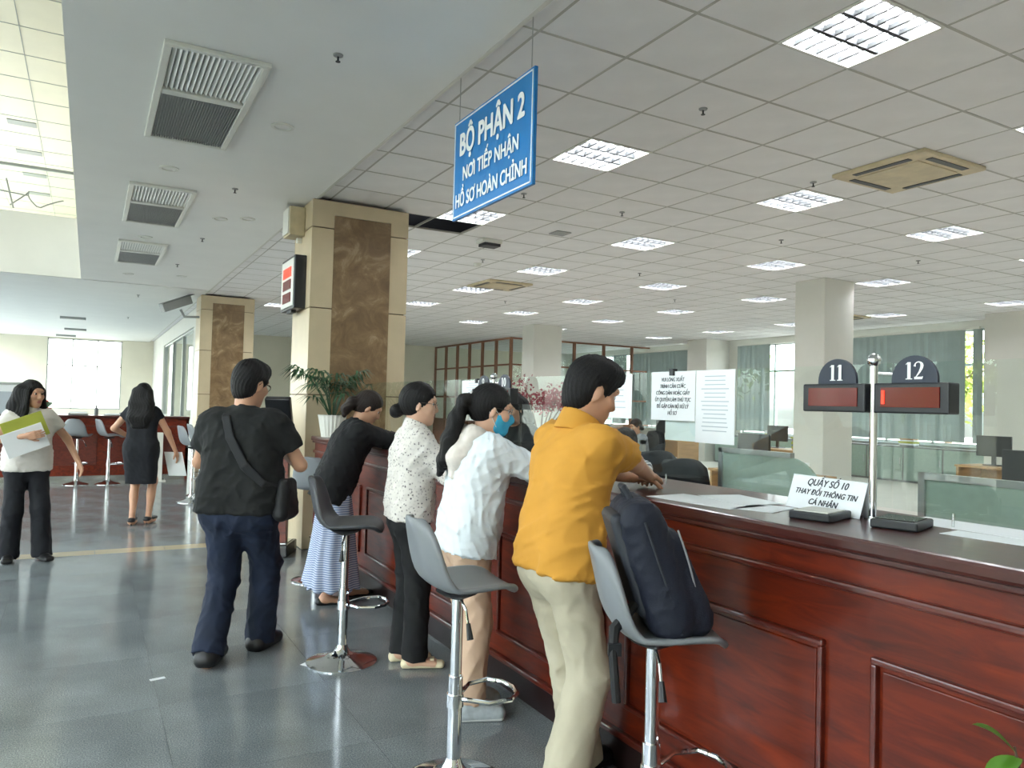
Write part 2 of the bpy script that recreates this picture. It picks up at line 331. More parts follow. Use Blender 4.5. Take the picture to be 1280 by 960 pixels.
# office window wall (x = 16.5) with piers and blinds
WX = 16.5; piers = [(-1.2, -.5), (7.7, 8.5), (16.3, 17.1), (24.9, 25.6)]
mb = MB().box(WX, WX+.25, -6, 25.8, 0, .85).box(WX, WX+.25, -6, 25.8, 3.4, 4.2)
for a, b in piers: mb.box(15.6, WX+.25, a, b, 0, ZC)
bays = [(-.5, 7.7), (8.5, 16.3), (17.1, 24.9)]
for a, b in bays: mb.box(WX, WX+.25, a, a+.5, .85, 3.4).box(WX, WX+.25, b-.5, b, .85, 3.4)
mb.box(WX, WX+.25, -6, -1.2, .85, 3.4)
structure('wall_windows', mb, 'white_paint', None, 'office outer wall with piers between the windows')
for n, (a, b) in enumerate(bays):
    f = MB(); y0, y1 = a+.5, b-.5
    for k in range(7): y = y0+(y1-y0-.05)*k/6; f.box(WX+.08, WX+.16, y, y+.05, .85, 3.4)
    for z in (.85, 2.6, 3.35): f.box(WX+.08, WX+.16, y0, y1, z, z+.05)
    f.box(WX-.12, WX, y0-.05, y1+.05, .82, .86)
    window('window_%d' % (n+3), f, MB().box(WX+.115, WX+.122, y0, y1, .88, 3.38), ['office window bay nearest the open end', 'office window bay between the two bare columns', 'office window bay behind the wooden lattice'][n])
    bl = empty('vertical_blind', (WX-.16, (y0+y1)/2, 3.36)); tag(bl, ['grey-blue vertical blind drawn beside the numbered displays', 'grey-blue vertical blind with a gap of bright daylight between columns', 'grey-blue vertical blind seen through the wooden lattice'][n], 'blind')
    mb = MB(); L = y1-y0; yy = -L/2; opens = [[(.30, .36), (.93, .97)], [(.02, .05), (.70, .83)], [(.45, .5), (.60, .68)]][n]
    while yy < L/2:
        fr = (yy+L/2)/L
        if not any(q[0] < fr < q[1] for q in opens):
            a_ = -.34+.22*math.sin(yy*37.3); dx, dy = .05*math.sin(a_), .05*math.cos(a_)
            mb.add([(-dx, yy-dy, -2.42), (dx, yy+dy, -2.42), (dx, yy+dy, 0), (-dx, yy-dy, 0)], [(0, 1, 2, 3)])
        yy += .09
    tag(mb.build('slats', 'blind', bl), kind='stuff'); MB().box(-.04, .04, -L/2, L/2, 0, .05).build('headrail', 'plastic_white', bl)
# hall facade (x = -9): tall glazing, doors of the entrance side
f = MB(); gl = MB(); fac = MB().box(-9.25, -9, -6, 15.5, 3.35, 3.95).box(-9.25, -9, -6, 15.5, 7.1, 7.5)
ys = [-6, -1.7, 2.6, 6.9, 11.2, 15.5]
for y in ys: fac.box(-9.3, -8.8, y-.35, y+.35, 0, 7.5)
for a, b in zip(ys[:-1], ys[1:]):
    for z0, z1 in ((0, 3.35), (3.95, 7.1)):
        for k in range(1, 3): yy = a+.35+(b-a-.7)*k/3; f.box(-9.16, -9.08, yy-.03, yy+.03, z0, z1)
        f.box(-9.16, -9.08, a+.35, b-.35, z1-.8, z1-.74); f.box(-9.16, -9.08, a+.35, b-.35, z0, z0+.06)
        gl.box(-9.125, -9.117, a+.35, b-.35, z0, z1)
fac.box(-3.95, -3.7, 15.5, 32.2, 3.35, 3.95).box(-3.95, -3.7, 15.5, 32.2, 7.1, 7.5).box(-9, -3.7, 15.5, 15.6, 6.9, 7.5)  # unseen glazed side of the far hall, added to let in more daylight
for y in (15.5, 19.6, 23.7, 27.8, 31.9): fac.box(-4.0, -3.65, y, y+.3, 0, 7.5)
for z0, z1 in ((0, 3.35), (3.95, 7.1)): gl.box(-3.82, -3.812, 15.8, 31.9, z0, z1); [f.box(-3.85, -3.78, y, y+.06, z0, z1) for y in np.arange(16.9, 31.5, 1.3)]
gl.box(-9, -4, 15.55, 15.558, 0, 3.5); gl.box(-9, -4, 15.55, 15.558, 4.6, 6.9); [f.box(x, x+.06, 15.52, 15.58, 0, 6.9) for x in np.arange(-8, -4, 1.3)]
structure('wall_facade', fac, 'white_paint', None, 'white piers of the glazed entrance side and added far hall side')
window('window_6', f, gl, 'tall glazing of the entrance side with unseen panes added to light the far hall')
# outdoors
structure('ground', MB().box(-60, 60, -40, 80, -.4, -.13), 'ground_out', None, 'pale paved ground outside')
structure('wall_garden', MB().box(-16.2, -16, -20, 60, -.13, 1.25), 'white_paint', None, 'low white garden wall outside')
structure('wall_neighbour', MB().box(-12, 14, 46, 47, -.13, 9), 'white_paint', None, 'white building outside the end window')
def leaf_tree(name, lab, loc, hgt, rad, m, n, grp=None, seed=0, leaf=.16, trunk=None):
    r = np.random.default_rng(seed); o = empty(name, loc); tag(o, lab, 'tree', grp)
    mb = MB(); mb.tube([(0, 0, 0), (.05, .03, hgt*.45), (0, .1, hgt*.75)], [.11*hgt/4, .08*hgt/4, .03*hgt/4], 8)
    for k in range(6):
        a = k*1.05+seed; mb.tube([(0, 0, hgt*(.35+.05*k)), (rad*.35*math.cos(a), rad*.35*math.sin(a), hgt*(.5+.05*k)), (rad*.7*math.cos(a), rad*.7*math.sin(a), hgt*(.6+.05*k))], [.04*hgt/4, .03*hgt/4, .012*hgt/4], 6)
    mb.build('trunk', 'bark', o, smooth=True); mb = MB()
    cl = [(rad*.62*math.cos(a)*q, rad*.62*math.sin(a)*q, hgt*(.5+.45*z)) for a, q, z in zip(r.uniform(0, 6.28, 14), r.uniform(.1, 1, 14), r.uniform(0, 1, 14))]
    for k in range(n):
        c = np.array(cl[k % len(cl)])+r.normal(0, rad*.2, 3); u = r.normal(size=3); u /= np.linalg.norm(u); v = np.cross(u, r.normal(size=3)); v /= np.linalg.norm(v); s = leaf*r.uniform(.6, 1.2)
        mb.add([c-u*s, c+v*s*.4, c+u*s, c-v*s*.4], [(0, 1, 2, 3)])
    tag(mb.build('foliage', m, o), kind='stuff'); return o
for k, (x, y, hh, rr) in enumerate([(-13, -3, 4.2, 1.8), (-14, 1.5, 4.8, 2.0), (-12.6, 6, 3.9, 1.6), (-13.6, 10.5, 4.6, 2.), (-13, 15, 4.2, 1.8), (-14, 20, 4.8, 2)]):
    leaf_tree('garden_tree', 'yellow-green garden tree outside the entrance glazing', (x, y, -.13), hh, rr, 'tree_leaf', 1500, 'trees outside the entrance', k)
for k, (x, y) in enumerate([(21, 6), (22, 13), (21, 21)]): leaf_tree('garden_tree', 'yellow-green tree outside the office windows', (x, y, -.13), 4.4, 2.0, 'tree_leaf', 1200, 'trees outside the office windows', 20+k)
# balcony railing (upper floor)
o = empty('balcony_railing', (-2, 15.45, 4.6)); tag(o, 'clear glass balcony railing with dark handrail and curled ironwork above fascia', 'railing')
MB().box(-6.9, 1.8, -.025, .025, .78, .83).build('handrail', 'alu', o)
for k in range(6): MB().box(-6.9+k*1.45, -6.9+k*1.45+1.42, -.006, .006, .03, .78).build('pane', 'glass_clear', o)
for k in range(7): MB().box(-6.9+k*1.45-.02, -6.9+k*1.45+.02, -.03, .03, 0, .8).build('post', 'steel_brushed', o)
for k in range(6):
    mb = MB(); c = -6.2+k*1.45; mb.tube([(c-.35+.5*t+.1*math.sin(6*t), -.02, .1+.32*abs(math.sin(3.3*t))*(1-.3*t)) for t in np.linspace(0, 1.4, 24)], .012, 6)
    mb.tube([(c-.5, -.02, .33), (c-.1, -.02, .30)], .012, 6); mb.tube([(c-.42, -.02, .55), (c-.3, -.02, .05)], .014, 6)
    mb.build('ironwork', 'grille_grey', o)
for k, y in enumerate((19.6, 21.9, 24.1, 26.3)):
    o = MB().box(-.27, .27, -.16, .16, -.01, .02).build('air_grille', 'grille_grey'); o.location = (-1.5, y, 7.39); tag(o, 'slim grey air grille in the high atrium ceiling', 'air grille', 'air grilles of the atrium ceiling')
# ================================================================== pillars
def pillar(x0, y0, lab, flip=False, w=1.03, d=.72):
    o = empty('stone_pillar', (x0, y0, 0)); tag(o, lab, 'pillar')
    MB().box(.02, w-.02, .02, d-.02, 0, ZC-.03).build('core', 'stone_joint', o)
    zs = [0, .62, 1.55, 2.43, 3.25, ZC-.035]; g = .006
    for a, b in zip(zs[:-1], zs[1:]):
        top = b > 3.3
        for fy in (0, 1):        # front and rear faces with the brown marble panel between beige strips
            ya, yb = (-.0, .03) if fy == 0 else (d-.03, d)
            if top: MB().box(0, w, ya, yb, 3.39, b-g).build('stone_slab', 'stone_beige', o); MB().box(0, .225, ya, yb, a+g, 3.39).build('stone_slab', 'stone_beige', o); MB().box(.835, w, ya, yb, a+g, 3.39).build('stone_slab', 'stone_beige', o)
            else:
                MB().box(0, .225, ya, yb, a+g, b-g).build('stone_slab', 'stone_beige', o); MB().box(.835, w, ya, yb, a+g, b-g).build('stone_slab', 'stone_beige', o)
            yc, yd = (-.004, .028) if fy == 0 else (d-.028, d+.004)
            MB().box(.226, .834, yc, yd, a, min(b, 3.385)).build('marble_panel', 'marble_brown', o)
        for xa, xb in ((-.0, .03), (w-.03, w)): MB().box(xa, xb, .03, d-.03, a+g, b-g).build('stone_slab', 'stone_beige', o)
    return o
pillar(1.9, 7.59, 'beige stone pillar with brown marble panel standing at the counter end')
pillar(1.88, 16.12, 'beige stone pillar with brown marble panel beside the white side wall')
def office_column(x, y, lab, w=.68, d=.56):
    o = MB().box(-w/2, w/2, -d/2, d/2, 0, ZC).build('office_column', 'white_paint', bevel=.012); o.location = (x, y, 0); tag(o, lab, 'column'); return o
office_column(10.06, 7.93, 'square white office column with scuffed top among the desks')
office_column(10.2, 16.65, 'square white office column standing before the wooden lattice', .84, .6)
# queue display and speaker on the first pillar
o = empty('queue_display', (1.9, 8.05, 2.43)); tag(o, 'white queue display with three red number windows on the pillar', 'display')
MB().box(-.12, 0, -.29, .29, 0, .55).build('case', 'plastic_dark', o, bevel=.008); MB().box(-.127, -.119, -.265, .265, .03, .52).build('face_plate', 'plastic_white', o)
for k, z in enumerate((.34, .21, .075)): MB().box(-.135, -.126, -.17, .17, z, z+.1).build('number_window', 'led_bright' if k == 0 else 'led_red', o)
MB().box(-.1, -.05, -.1, .1, -.03, 0).build('bracket', 'plastic_dark', o)
o = empty('wall_speaker', (1.9, 8.0, 3.2)); tag(o, 'cream box speaker high on the pillar edge', 'speaker')
MB().box(-.16, 0, -.12, .16, 0, .3).build('body', 'plastic_cream', o, bevel=.01); MB().box(-.172, -.16, -.1, .14, .02, .28).build('grille', 'plastic_white', o); MB().box(-.05, 0, 0, .05, -.05, 0).build('bracket', 'plastic_white', o)
o = empty('security_camera', (1.88, 16.3, 3.2)); tag(o, 'grey bullet security camera on a bent arm at the pillar', 'camera')
MB().tube([(0, 0, -.1), (-.28, -.05, -.12), (-.36, -.05, .02)], .025, 10).build('arm', 'grille_grey', o, smooth=True)
MB().obox((-.45, -.1, .12), np.array([.26, .1, .12]), np.array([-.03, .08, 0]), np.array([-.03, -.01, .08])).build('housing', 'grille_grey', o, bevel=.01)
MB().obox((-.42, -.1, .22), np.array([.3, .11, .14]), np.array([-.035, .095, 0]), np.array([-.004, -.001, .01])).build('sun_shield', 'office_grey', o)
# ================================================================== hanging sign
o = empty('hanging_sign', (1.95, 3.81, 2.64)); tag(o, 'blue hanging sign with white Vietnamese lettering below the ceiling edge', 'sign')
su, sv = (0, -1, 0), (0, 0, 1)
MB().box(0, .02, -.49, .49, 0, .62).build('board', 'sign_blue', o, bevel=.002)
mb = MB()
for a in ((-.478, .478, .012, .02), (-.478, .478, .6, .608)): mb.box(-.003, .0, a[0], a[1], a[2], a[3])
for y in (-.478, .47): mb.box(-.003, .0, y, y+.008, .012, .608)
mb.build('border', 'sign_white', o)
lettering('lettering', 'BỘ PHẬN 2', .188, (-.004, .0, .39), su, sv, 'sign_white', o, sx=.84, bold=.032)
lettering('lettering', 'NƠI TIẾP NHẬN', .118, (-.004, .0, .225), su, sv, 'sign_white', o, sx=.8, bold=.022)
lettering('lettering', 'HỒ SƠ HOÀN CHỈNH', .118, (-.004, .0, .07), su, sv, 'sign_white', o, sx=.75, bold=.022)
for y in (-.44, .44): MB().tube([(.01, y, .62), (.01, y, .9)], .003, 6).build('hanger', 'steel_brushed', o)
# ================================================================== ceiling lights
def make_light():
    o = empty('ceiling_light', (0, 0, ZC)); tag(o, 'recessed square fluorescent ceiling light with parabolic louvre', 'ceiling light', 'fluorescent lights recessed in the tiled ceiling')
    mb = MB()
    for a in ((-.3, .3, -.3, -.282), (-.3, .3, .282, .3), (-.3, -.282, -.282, .282), (.282, .3, -.282, .282)): mb.box(a[0], a[1], a[2], a[3], -.006, .008)
    mb.build('frame', 'plastic_white', o)
    MB().add([(-.282, -.282, 0), (.282, -.282, 0), (.282, .282, 0), (-.282, .282, 0), (-.26, -.26, .09), (.26, -.26, .09), (.26, .26, .09), (-.26, .26, .09)], [(4, 5, 6, 7), (0, 1, 5, 4), (1, 2, 6, 5), (2, 3, 7, 6), (3, 0, 4, 7)]).build('reflector', 'steel_louvre', o)
    for k in (-.19, 0, .19): MB().tube([(-.275, k, .055), (.275, k, .055)], .016, 8).build('tube', 'tube_glow', o)
    mb = MB()
    for k in (-.095, .095): mb.add([(-.28, k-.012, 0), (.28, k-.012, 0), (.28, k, .05), (-.28, k, .05), (-.28, k+.012, 0), (.28, k+.012, 0)], [(0, 1, 2, 3), (3, 2, 5, 4), (0, 4, 5, 1)])
    for r in range(3):
        for c in range(1, 6):
            x = -.282+c*.094
            ya, yb = ((-.28, -.107), (-.083, .083), (.107, .28))[r]
            mb.add([(x-.007, ya, .004), (x+.007, ya, .004), (x, ya, .034), (x-.007, yb, .004), (x+.007, yb, .004), (x, yb, .034)], [(0, 1, 4, 3), (1, 2, 5, 4), (2, 0, 3, 5)])
    mb.build('louvre', 'louvre_blade', o); return o
proto = make_light(); first = True
for i in LI:
    for j in LJ:
        x, y = X0+(i+.5)*T, Y0+(j-.5)*T
        if y > 25 : continue
        o = proto if first else copy_tree(proto); first = False; o.location = (x, y, ZC)
# four-way cassettes
def cassette(x, y, lab):
    o = empty('ceiling_cassette', (x, y, ZC)); tag(o, lab, 'air conditioner')
    MB().box(-.42, .42, -.42, .42, -.035, .0).build('panel', 'plastic_cream', o, bevel=.01)
    MB().box(-.27, .27, -.27, .27, -.043, -.035).build('intake', 'plastic_cream', o)
    for a in (0, 1):
        for s in (-1, 1):
            c = s*.345; b = (-.25, .25, c-.028, c+.028) if a else (c-.028, c+.028, -.25, .25)
            MB().box(b[0], b[1], b[2], b[3], -.04, -.034).build('air_slot', 'plastic_dark', o)
    return o
cassette(5.97, 3.9, 'yellowed four-way ceiling cassette nearest the blue hanging sign')
cassette(6.1, 11.4, 'yellowed four-way ceiling cassette deep inside the office')
cassette(14.0, 10.6, 'yellowed four-way ceiling cassette near the window blinds')
# ducted cassettes in the hall ceiling
def hall_cassette():
    o = empty('hall_air_conditioner', (0, 0, 0)); tag(o, 'white ceiling air conditioner with slatted outlet and grey intake grille', 'air conditioner', 'air conditioners in the plain hall ceiling'); z = 0
    mb = MB()
    for a in ((-.3, .3, -.9, -.86), (-.3, .3, .86, .9), (-.3, -.255, -.86, .86), (.255, .3, -.86, .86), (-.255, .255, -.18, -.1)): mb.box(a[0], a[1], a[2], a[3], -.03, .0)
    mb.build('frame', 'plastic_white', o, bevel=.006); MB().box(-.255, .255, -.86, .86, -.004, .002).build('backing', 'grille_grey', o)
    for k in range(17): x = -.24+k*.03; MB().add([(x-.008, -.85, -.006), (x+.012, -.85, -.024), (x+.012, -.2, -.024), (x-.008, -.2, -.006)], [(0, 1, 2, 3)]).build('slat', 'plastic_white', o)
    mb = MB()
    for k in range(30): x = -.25+k*.0172; mb.box(x, x+.007, -.1, .86, -.02, -.006)
    mb.build('intake_grille', 'grille_grey', o); return o
hc = hall_cassette(); hc.location = (.6, 5.59, ZC-.03)
for y in (8.92, 12.0): o = copy_tree(hc); o.location = (.56, y, ZC-.03)
# sprinklers, downlights, detectors
def sprinkler(x, y, z, first=[None]):
    if first[0] is None:
        o = empty('sprinkler'); tag(o, 'small brass fire sprinkler head on the ceiling', 'sprinkler', 'ceiling sprinkler heads')
        MB().lathe([(.03, 0), (.028, -.008), (.01, -.012)], 16).build('rosette', 'grille_grey', o); MB().lathe([(.006, -.008), (.006, -.038), (.015, -.04), (.015, -.043)], 10).build('deflector', 'plastic_dark', o); first[0] = o
    else: o = copy_tree(first[0])
    o.location = (x, y, z)
for x, y in ((1.21, 4.36), (1.17, 7.72), (1.12, 12.69), (1.2, 10.4), (.8, 17.1), (.82, 22.2)): sprinkler(x, y, ZC-.03)
for x, y in ((3.61, 3.85), (5.6, 4.55), (3.64, 6.35), (4.85, 6.36), (7.2, 6.3), (4.85, 9.6), (7.3, 9.1), (9.6, 6.1), (9.6, 10.9), (7.2, 13.2), (4.9, 13.8)): sprinkler(x, y, ZC)
dl = empty('downlight'); tag(dl, 'round unlit downlight in the plain hall ceiling', 'downlight', 'downlights of the hall ceiling')
MB().lathe([(.085, 0), (.085, -.008), (.06, -.01), (.055, .0)], 24).build('ring', 'plastic_white', dl, smooth=True); MB().lathe([(.054, -.001), (.02, -.002)], 20).build('lens', 'plaster_ceiling', dl)
for k, (x, y) in enumerate(((1.19, 5.74), (.55, 7.37), (.56, 10.75), (1.5, 8.93), (1.23, 9.12), (.5, 14.2), (1.3, 13.9))):
    o = dl if k == 0 else copy_tree(dl); o.location = (x, y, ZC-.03)
o = empty('ceiling_speaker', (4.33, 8.4, ZC)); tag(o, 'grey boxy device hung under the ceiling beside the open tile', 'speaker')
MB().box(-.14, .14, -.1, .1, -.05, 0).build('body', 'plastic_white', o, bevel=.01); MB().box(-.1, .12, -.08, .1, -.085, -.05).build('bracket', 'plastic_dark', o)
o = MB().lathe([(.06, 0), (.06, -.02), (.04, -.05), (.01, -.055)], 20).build('smoke_detector', 'plastic_white', smooth=True); o.location = (4.92, 9.9, ZC); tag(o, 'domed white smoke detector on the tiled ceiling', 'smoke detector')
o = MB().box(-.1, .1, -.1, .1, -.012, 0).build('ceiling_vent', 'grille_grey', bevel=.004); o.location = (4.84, 7.55, ZC); tag(o, 'little square vent plate on the tiled ceiling', 'vent')
for k, (x, y) in enumerate(((-.45, 23.3), (-.45, 27.4), (-.78, 30.6))):
    o = empty('strip_light', (x, y, ZC-.03)); tag(o, 'slim grey ceiling strip light in the sunlit far hall', 'strip light', 'strip lights of the far hall')
    MB().box(-.3, .3, -.08, .08, -.06, 0).build('case', 'grille_grey', o); MB().box(-.28, .28, -.05, .05, -.066, -.06).build('diffuser', 'plastic_white', o)
# ================================================================== service counter
CY0, CY1 = -1.6, 7.52; CT = 1.14
cn = empty('service_counter', (1.95, 3, 0)); tag(cn, 'long glossy mahogany service counter with panelled front', 'counter')
def cb(mb, name, m, bevel=0., parent=None):
    for k, v in enumerate(mb.v): mb.v[k] = (v[0]-1.95, v[1]-3, v[2])
    return mb.build(name, m, parent or cn, bevel=bevel)
cb(MB().box(1.985, 2.1, CY0, CY1, .13, 1.09), 'front_board', 'mahogany'); cb(MB().box(1.975, 2.1, CY0, CY1, 0, .13), 'plinth', 'plinth_dark')
cb(MB().box(1.94, 2.62, CY0-.03, CY1, 1.095, CT), 'top', 'mahogany_top', .012); cb(MB().box(1.955, 2.0, CY0, CY1, 1.075, 1.095), 'cornice', 'mahogany_top', .006)
cb(MB().box(2.1, 2.6, CY0, CY0+.03, 0, 1.09), 'end_panel', 'mahogany'); cb(MB().box(2.1, 2.6, CY1-.03, CY1, 0, 1.09), 'end_panel', 'mahogany'); cb(MB().box(2.57, 2.6, CY0, CY1, .1, 1.09), 'rear_board', 'mahogany')
cb(MB().box(1.962, 1.99, CY0, CY1, .975, 1.0), 'moulding', 'mahogany_trim', .008)
cb(MB().box(1.955, 1.99, CY0, CY1, .13, .16), 'moulding', 'mahogany_trim', .008)
y = 1.54-1.12*3
while y < CY1-.3:
    a, b = y, min(y+.96, CY1-.06)
    p = cb(MB().box(1.978, 1.99, a+.03, b-.03, .29, .775), 'panel', 'mahogany', .004)
    for q in ((a, b, .79, .81), (a, b, .26, .28)): cb(MB().box(1.965, 1.99, *q), 'moulding', 'mahogany_trim', .006, p)
    for q in (a, b-.02): cb(MB().box(1.965, 1.99, q, q+.02, .28, .79), 'moulding', 'mahogany_trim', .006, p)
    y += 1.12
# glass screen panes with poles and number displays
GX = 2.45; edges = [-1.14, .25, 1.64, 3.03, 4.42, 5.81, 7.2]
names = ['beside the counter end near the leafy sprig', 'behind display 12', 'behind the pinned notices', 'behind the man in yellow', 'behind the floral blouse', 'beside the potted palm']
for k, (a, b) in enumerate(zip(edges[:-1], edges[1:])):
    o = empty('glass_screen', (GX, (a+b)/2, CT)); tag(o, 'clear glass counter screen pane '+names[k], 'glass screen')
    L = (b-a)/2-.004; MB().box(-.005, .005, -L, L, .035, .54).build('pane', 'glass_clear', o)
    for s in (-L*.7, L*.7): MB().tube([(0, s, 0), (0, s, .045)], .004, 8).build('pin', 'steel_brushed', o)
def pole(y, lab):
    o = empty('screen_pole', (2.34, y, CT)); tag(o, lab, 'pole')
    MB().lathe([(.032, 0), (.032, .008), (.014, .012)], 20).build('foot', 'chrome', o, smooth=True); MB().tube([(0, 0, .01), (0, 0, .53)], .0135, 16).build('tube', 'chrome', o, smooth=True)
    MB().lathe([(.0135, .525), (.021, .532), (.024, .545), (.019, .56), (.006, .568)], 18).build('finial', 'chrome', o, smooth=True)
    MB().tube([(0, 0, .5), (GX-2.34-.005, 0, .5)], .007, 8).build('glass_arm', 'chrome', o)
pole(1.64, 'chrome screen pole rising behind the tent card'); pole(4.42, 'chrome screen pole above the masked woman, beside the glowing display')
def display(yc, num, lit, lab):
    o = empty('counter_display', (2.345, yc, 1.505)); tag(o, lab, 'display'); 
    MB().box(-.03, .03, -.128, .128, 0, .1).build('case', 'plastic_dark', o, bevel=.005); MB().box(-.034, -.029, -.1, .1, .02, .085).build('window', 'led_red', o)
    if lit: MB().box(-.037, -.033, -.09 if num == '10' else .085, .03 if num == '10' else .096, .03, .075).build('lit_digit', 'led_bright', o)
    pts = [(-.078, 0)]+[(-.078*math.cos(t), .012+.078*math.sin(t)) for t in np.linspace(0, PI, 19)]+[(.078, 0)]
    d = MB().prism(pts, (.004, 0, .1), (0, -1, 0), (0, 0, 1), .012).build('number_plate', 'sign_navy', o)
    mb = MB(); hh = .058; x = -.5*len(num)*.52*hh
    for ch in num: serif_digit(mb, ch, (-.0105, -x, .112), (0, -1, 0), (0, 0, 1), hh); x += .52*hh
    mb.build('number', 'sign_white', d)
display(1.785, '11', False, 'unlit number 11 counter display on the notice side of the chrome pole'); display(1.495, '12', True, 'number 12 counter display reflecting foliage in its red window')
display(4.565, '9', False, 'unlit number 9 counter display seen above the ponytail'); display(4.275, '10', True, 'number 10 counter display glowing bright red above the masked woman')
# papers on the glass
def notice(yc, zb, wd, hh, lab, lines=None, bars=0, clip=True, x=GX-.012, tilt=0.):
    o = empty('notice_sheet', (x, yc, zb)); tag(o, lab, 'notice'); o.rotation_euler = (tilt, 0, 0)
    MB().box(-.0008, .0008, -wd/2, wd/2, 0, hh).build('sheet', 'paper', o)
    if lines:
        n = len(lines); st = hh*.82/n
        for k, tx in enumerate(lines): lettering('lettering', tx, st*.8, (-.0012, 0, hh*.90-st*(k+.75)), su, sv, 'ink', o, sx=.82, bold=.004, shear=.12)
    if bars:
        r = np.random.default_rng(int(yc*100)); mb = MB()
        for k in range(bars):
            z = hh*(.92-.8*k/bars); q = wd*(.36-.1*r.random()); mb.box(-.0014, -.0009, -q, q, z-.004, z)
        mb.build('fine_print', 'ink_pale', o)
    if clip: MB().box(-.012, .014, -.014, .014, hh-.02, hh+.012).build('binder_clip', 'plastic_dark', o)
notice(2.77, 1.445, .31, .235, 'clipped notice sheet of six bold slanted lines on the glass', ['VUI LÒNG XUẤT', 'TRÌNH CĂN CƯỚC', 'CÔNG DÂN HOẶC GIẤY', 'ỦY QUYỀN LÀM THỦ TỤC', 'ĐỂ GẶP CÁN BỘ XỬ LÝ', 'HỒ SƠ'])
notice(3.25, 1.445, .34, .23, 'clipped notice sheet beside the head of the man in yellow', None, 6)
notice(2.49, 1.35, .24, .33, 'tall notice sheet of pale fine print beside the bold notice', None, 14, False)
notice(2.735, 1.35, .22, .12, 'small blank sheet below the bold notice on the glass', None, 0, False, GX+.012)
notice(4.86, 1.44, .5, .23, 'clipped notice sheet behind displays 9 and 10', None, 11)
# tent card, readers, papers on the counter
o = empty('tent_card', (2.33, 1.84, CT)); tag(o, 'white tent card reading QUẦY SỐ 10 on the counter top', 'card'); 
tu = np.array([-.12, -1, 0]); tu /= np.linalg.norm(tu); tv = np.array([.35, 0, .94]); tv /= np.linalg.norm(tv); tn = np.cross(tu, tv)
MB().obox(tv*.065, tu*.175, tv*.065, tn*.001).build('front_sheet', 'paper', o); tv2 = np.array([-.35, 0, .94])/np.linalg.norm([.35, 0, .94])
MB().obox(np.array([.0876, 0, 0])+tv2*.065, tu*.175, tv2*.065, np.cross(tu, tv2)*.001).build('rear_sheet', 'paper', o)
for k, (tx, sz) in enumerate((('QUẦY SỐ 10', .036), ('THAY ĐỔI THÔNG TIN', .029), ('CÁ NHÂN', .031))): lettering('lettering', tx, sz, tv*(.094-.036*k)+tn*.0016, tu, tv, 'ink', o, bold=.015, shear=.25, sx=.96)
for k, (x, y, rz, lab) in enumerate(((2.19, 1.73, .25, 'black fingerprint reader with pale top before the tent card'), (2.29, 1.50, .3, 'black fingerprint reader with mirror top beside the chrome pole'))):
    o = empty('fingerprint_reader', (x, y, CT), rz); tag(o, lab, 'reader'); MB().box(-.09, .09, -.07, .07, 0, .028).build('case', 'plastic_dark', o, bevel=.006); MB().box(-.075, .06, -.058, .058, .028, .031).build('glass_plate', 'screen_dark' if k else 'plastic_white', o)
def sheet(x, y, rz, wd, hh, z, lab, m='paper'):
    o = MB().box(-wd/2, wd/2, -hh/2, hh/2, 0, .0012).build('paper_sheet', m); o.location = (x, y, z); o.rotation_euler = (0, 0, rz); tag(o, lab, 'paper'); return o
sheet(2.13, 2.22, .1, .22, .42, CT+.0005, 'white form under the hands of the man in yellow'); sheet(2.30, 2.2, -.2, .2, .3, CT+.0022, 'white form leaning toward the glass beside the notices')
sheet(2.2, 1.98, .3, .21, .15, CT+.0005, 'small shiny slip between forms and tent card'); sheet(2.52, 1.36, .05, .2, .5, CT+.0005, 'long white sheet behind the glass near display 12'); sheet(2.36, 1.2, .1, .12, .36, CT+.0005, 'white sheet in front of the glass near display 12')
sheet(2.12, 3.15, .1, .22, .3, CT+.0005, 'white form before the woman in the hooded jacket'); sheet(2.1, 4.0, .0, .22, .3, CT+.0005, 'white form before the woman in the floral blouse')
sheet(.37, 4.41, .2, .075, .03, .001, 'tiny white paper scrap lying on the granite floor'); sheet(1.13, 4.3, .6, .05, .06, .001, 'torn white scrap beside a stool foot')
# ================================================================== bar stools
def seat_mesh(name, m, o):
    prof = [(.205, -.035), (.19, -.012), (.15, .0), (.08, .0), (.0, -.006), (-.07, -.006), (-.125, .012), (-.162, .055), (-.182, .12), (-.198, .19), (-.215, .255), (-.225, .285)]
    wid = [.13, .165, .188, .2, .203, .2, .195, .19, .183, .165, .125, .07]; vs = []; fs = []; n = 13
    for k, ((f_, z), wd) in enumerate(zip(prof, wid)):
        for q in range(n):
            s = -1+2*q/(n-1); e = abs(s)**3
            if k < 6: vs.append((f_-.012*e*(k < 2), s*wd, z+.02*e))
            else: vs.append((f_+.05*e, s*wd, z+.006*e))
    for k in range(len(prof)-1):
        for q in range(n-1): fs.append((k*n+q, k*n+q+1, (k+1)*n+q+1, (k+1)*n+q))
    ob = MB().add(vs, fs).build(name, m, o); shade(ob, 0); s = ob.modifiers.new('solid', 'SOLIDIFY'); s.thickness = .022; s.offset = 1
    s2 = ob.modifiers.new('sub', 'SUBSURF'); s2.levels = 1; s2.render_levels = 1; return ob
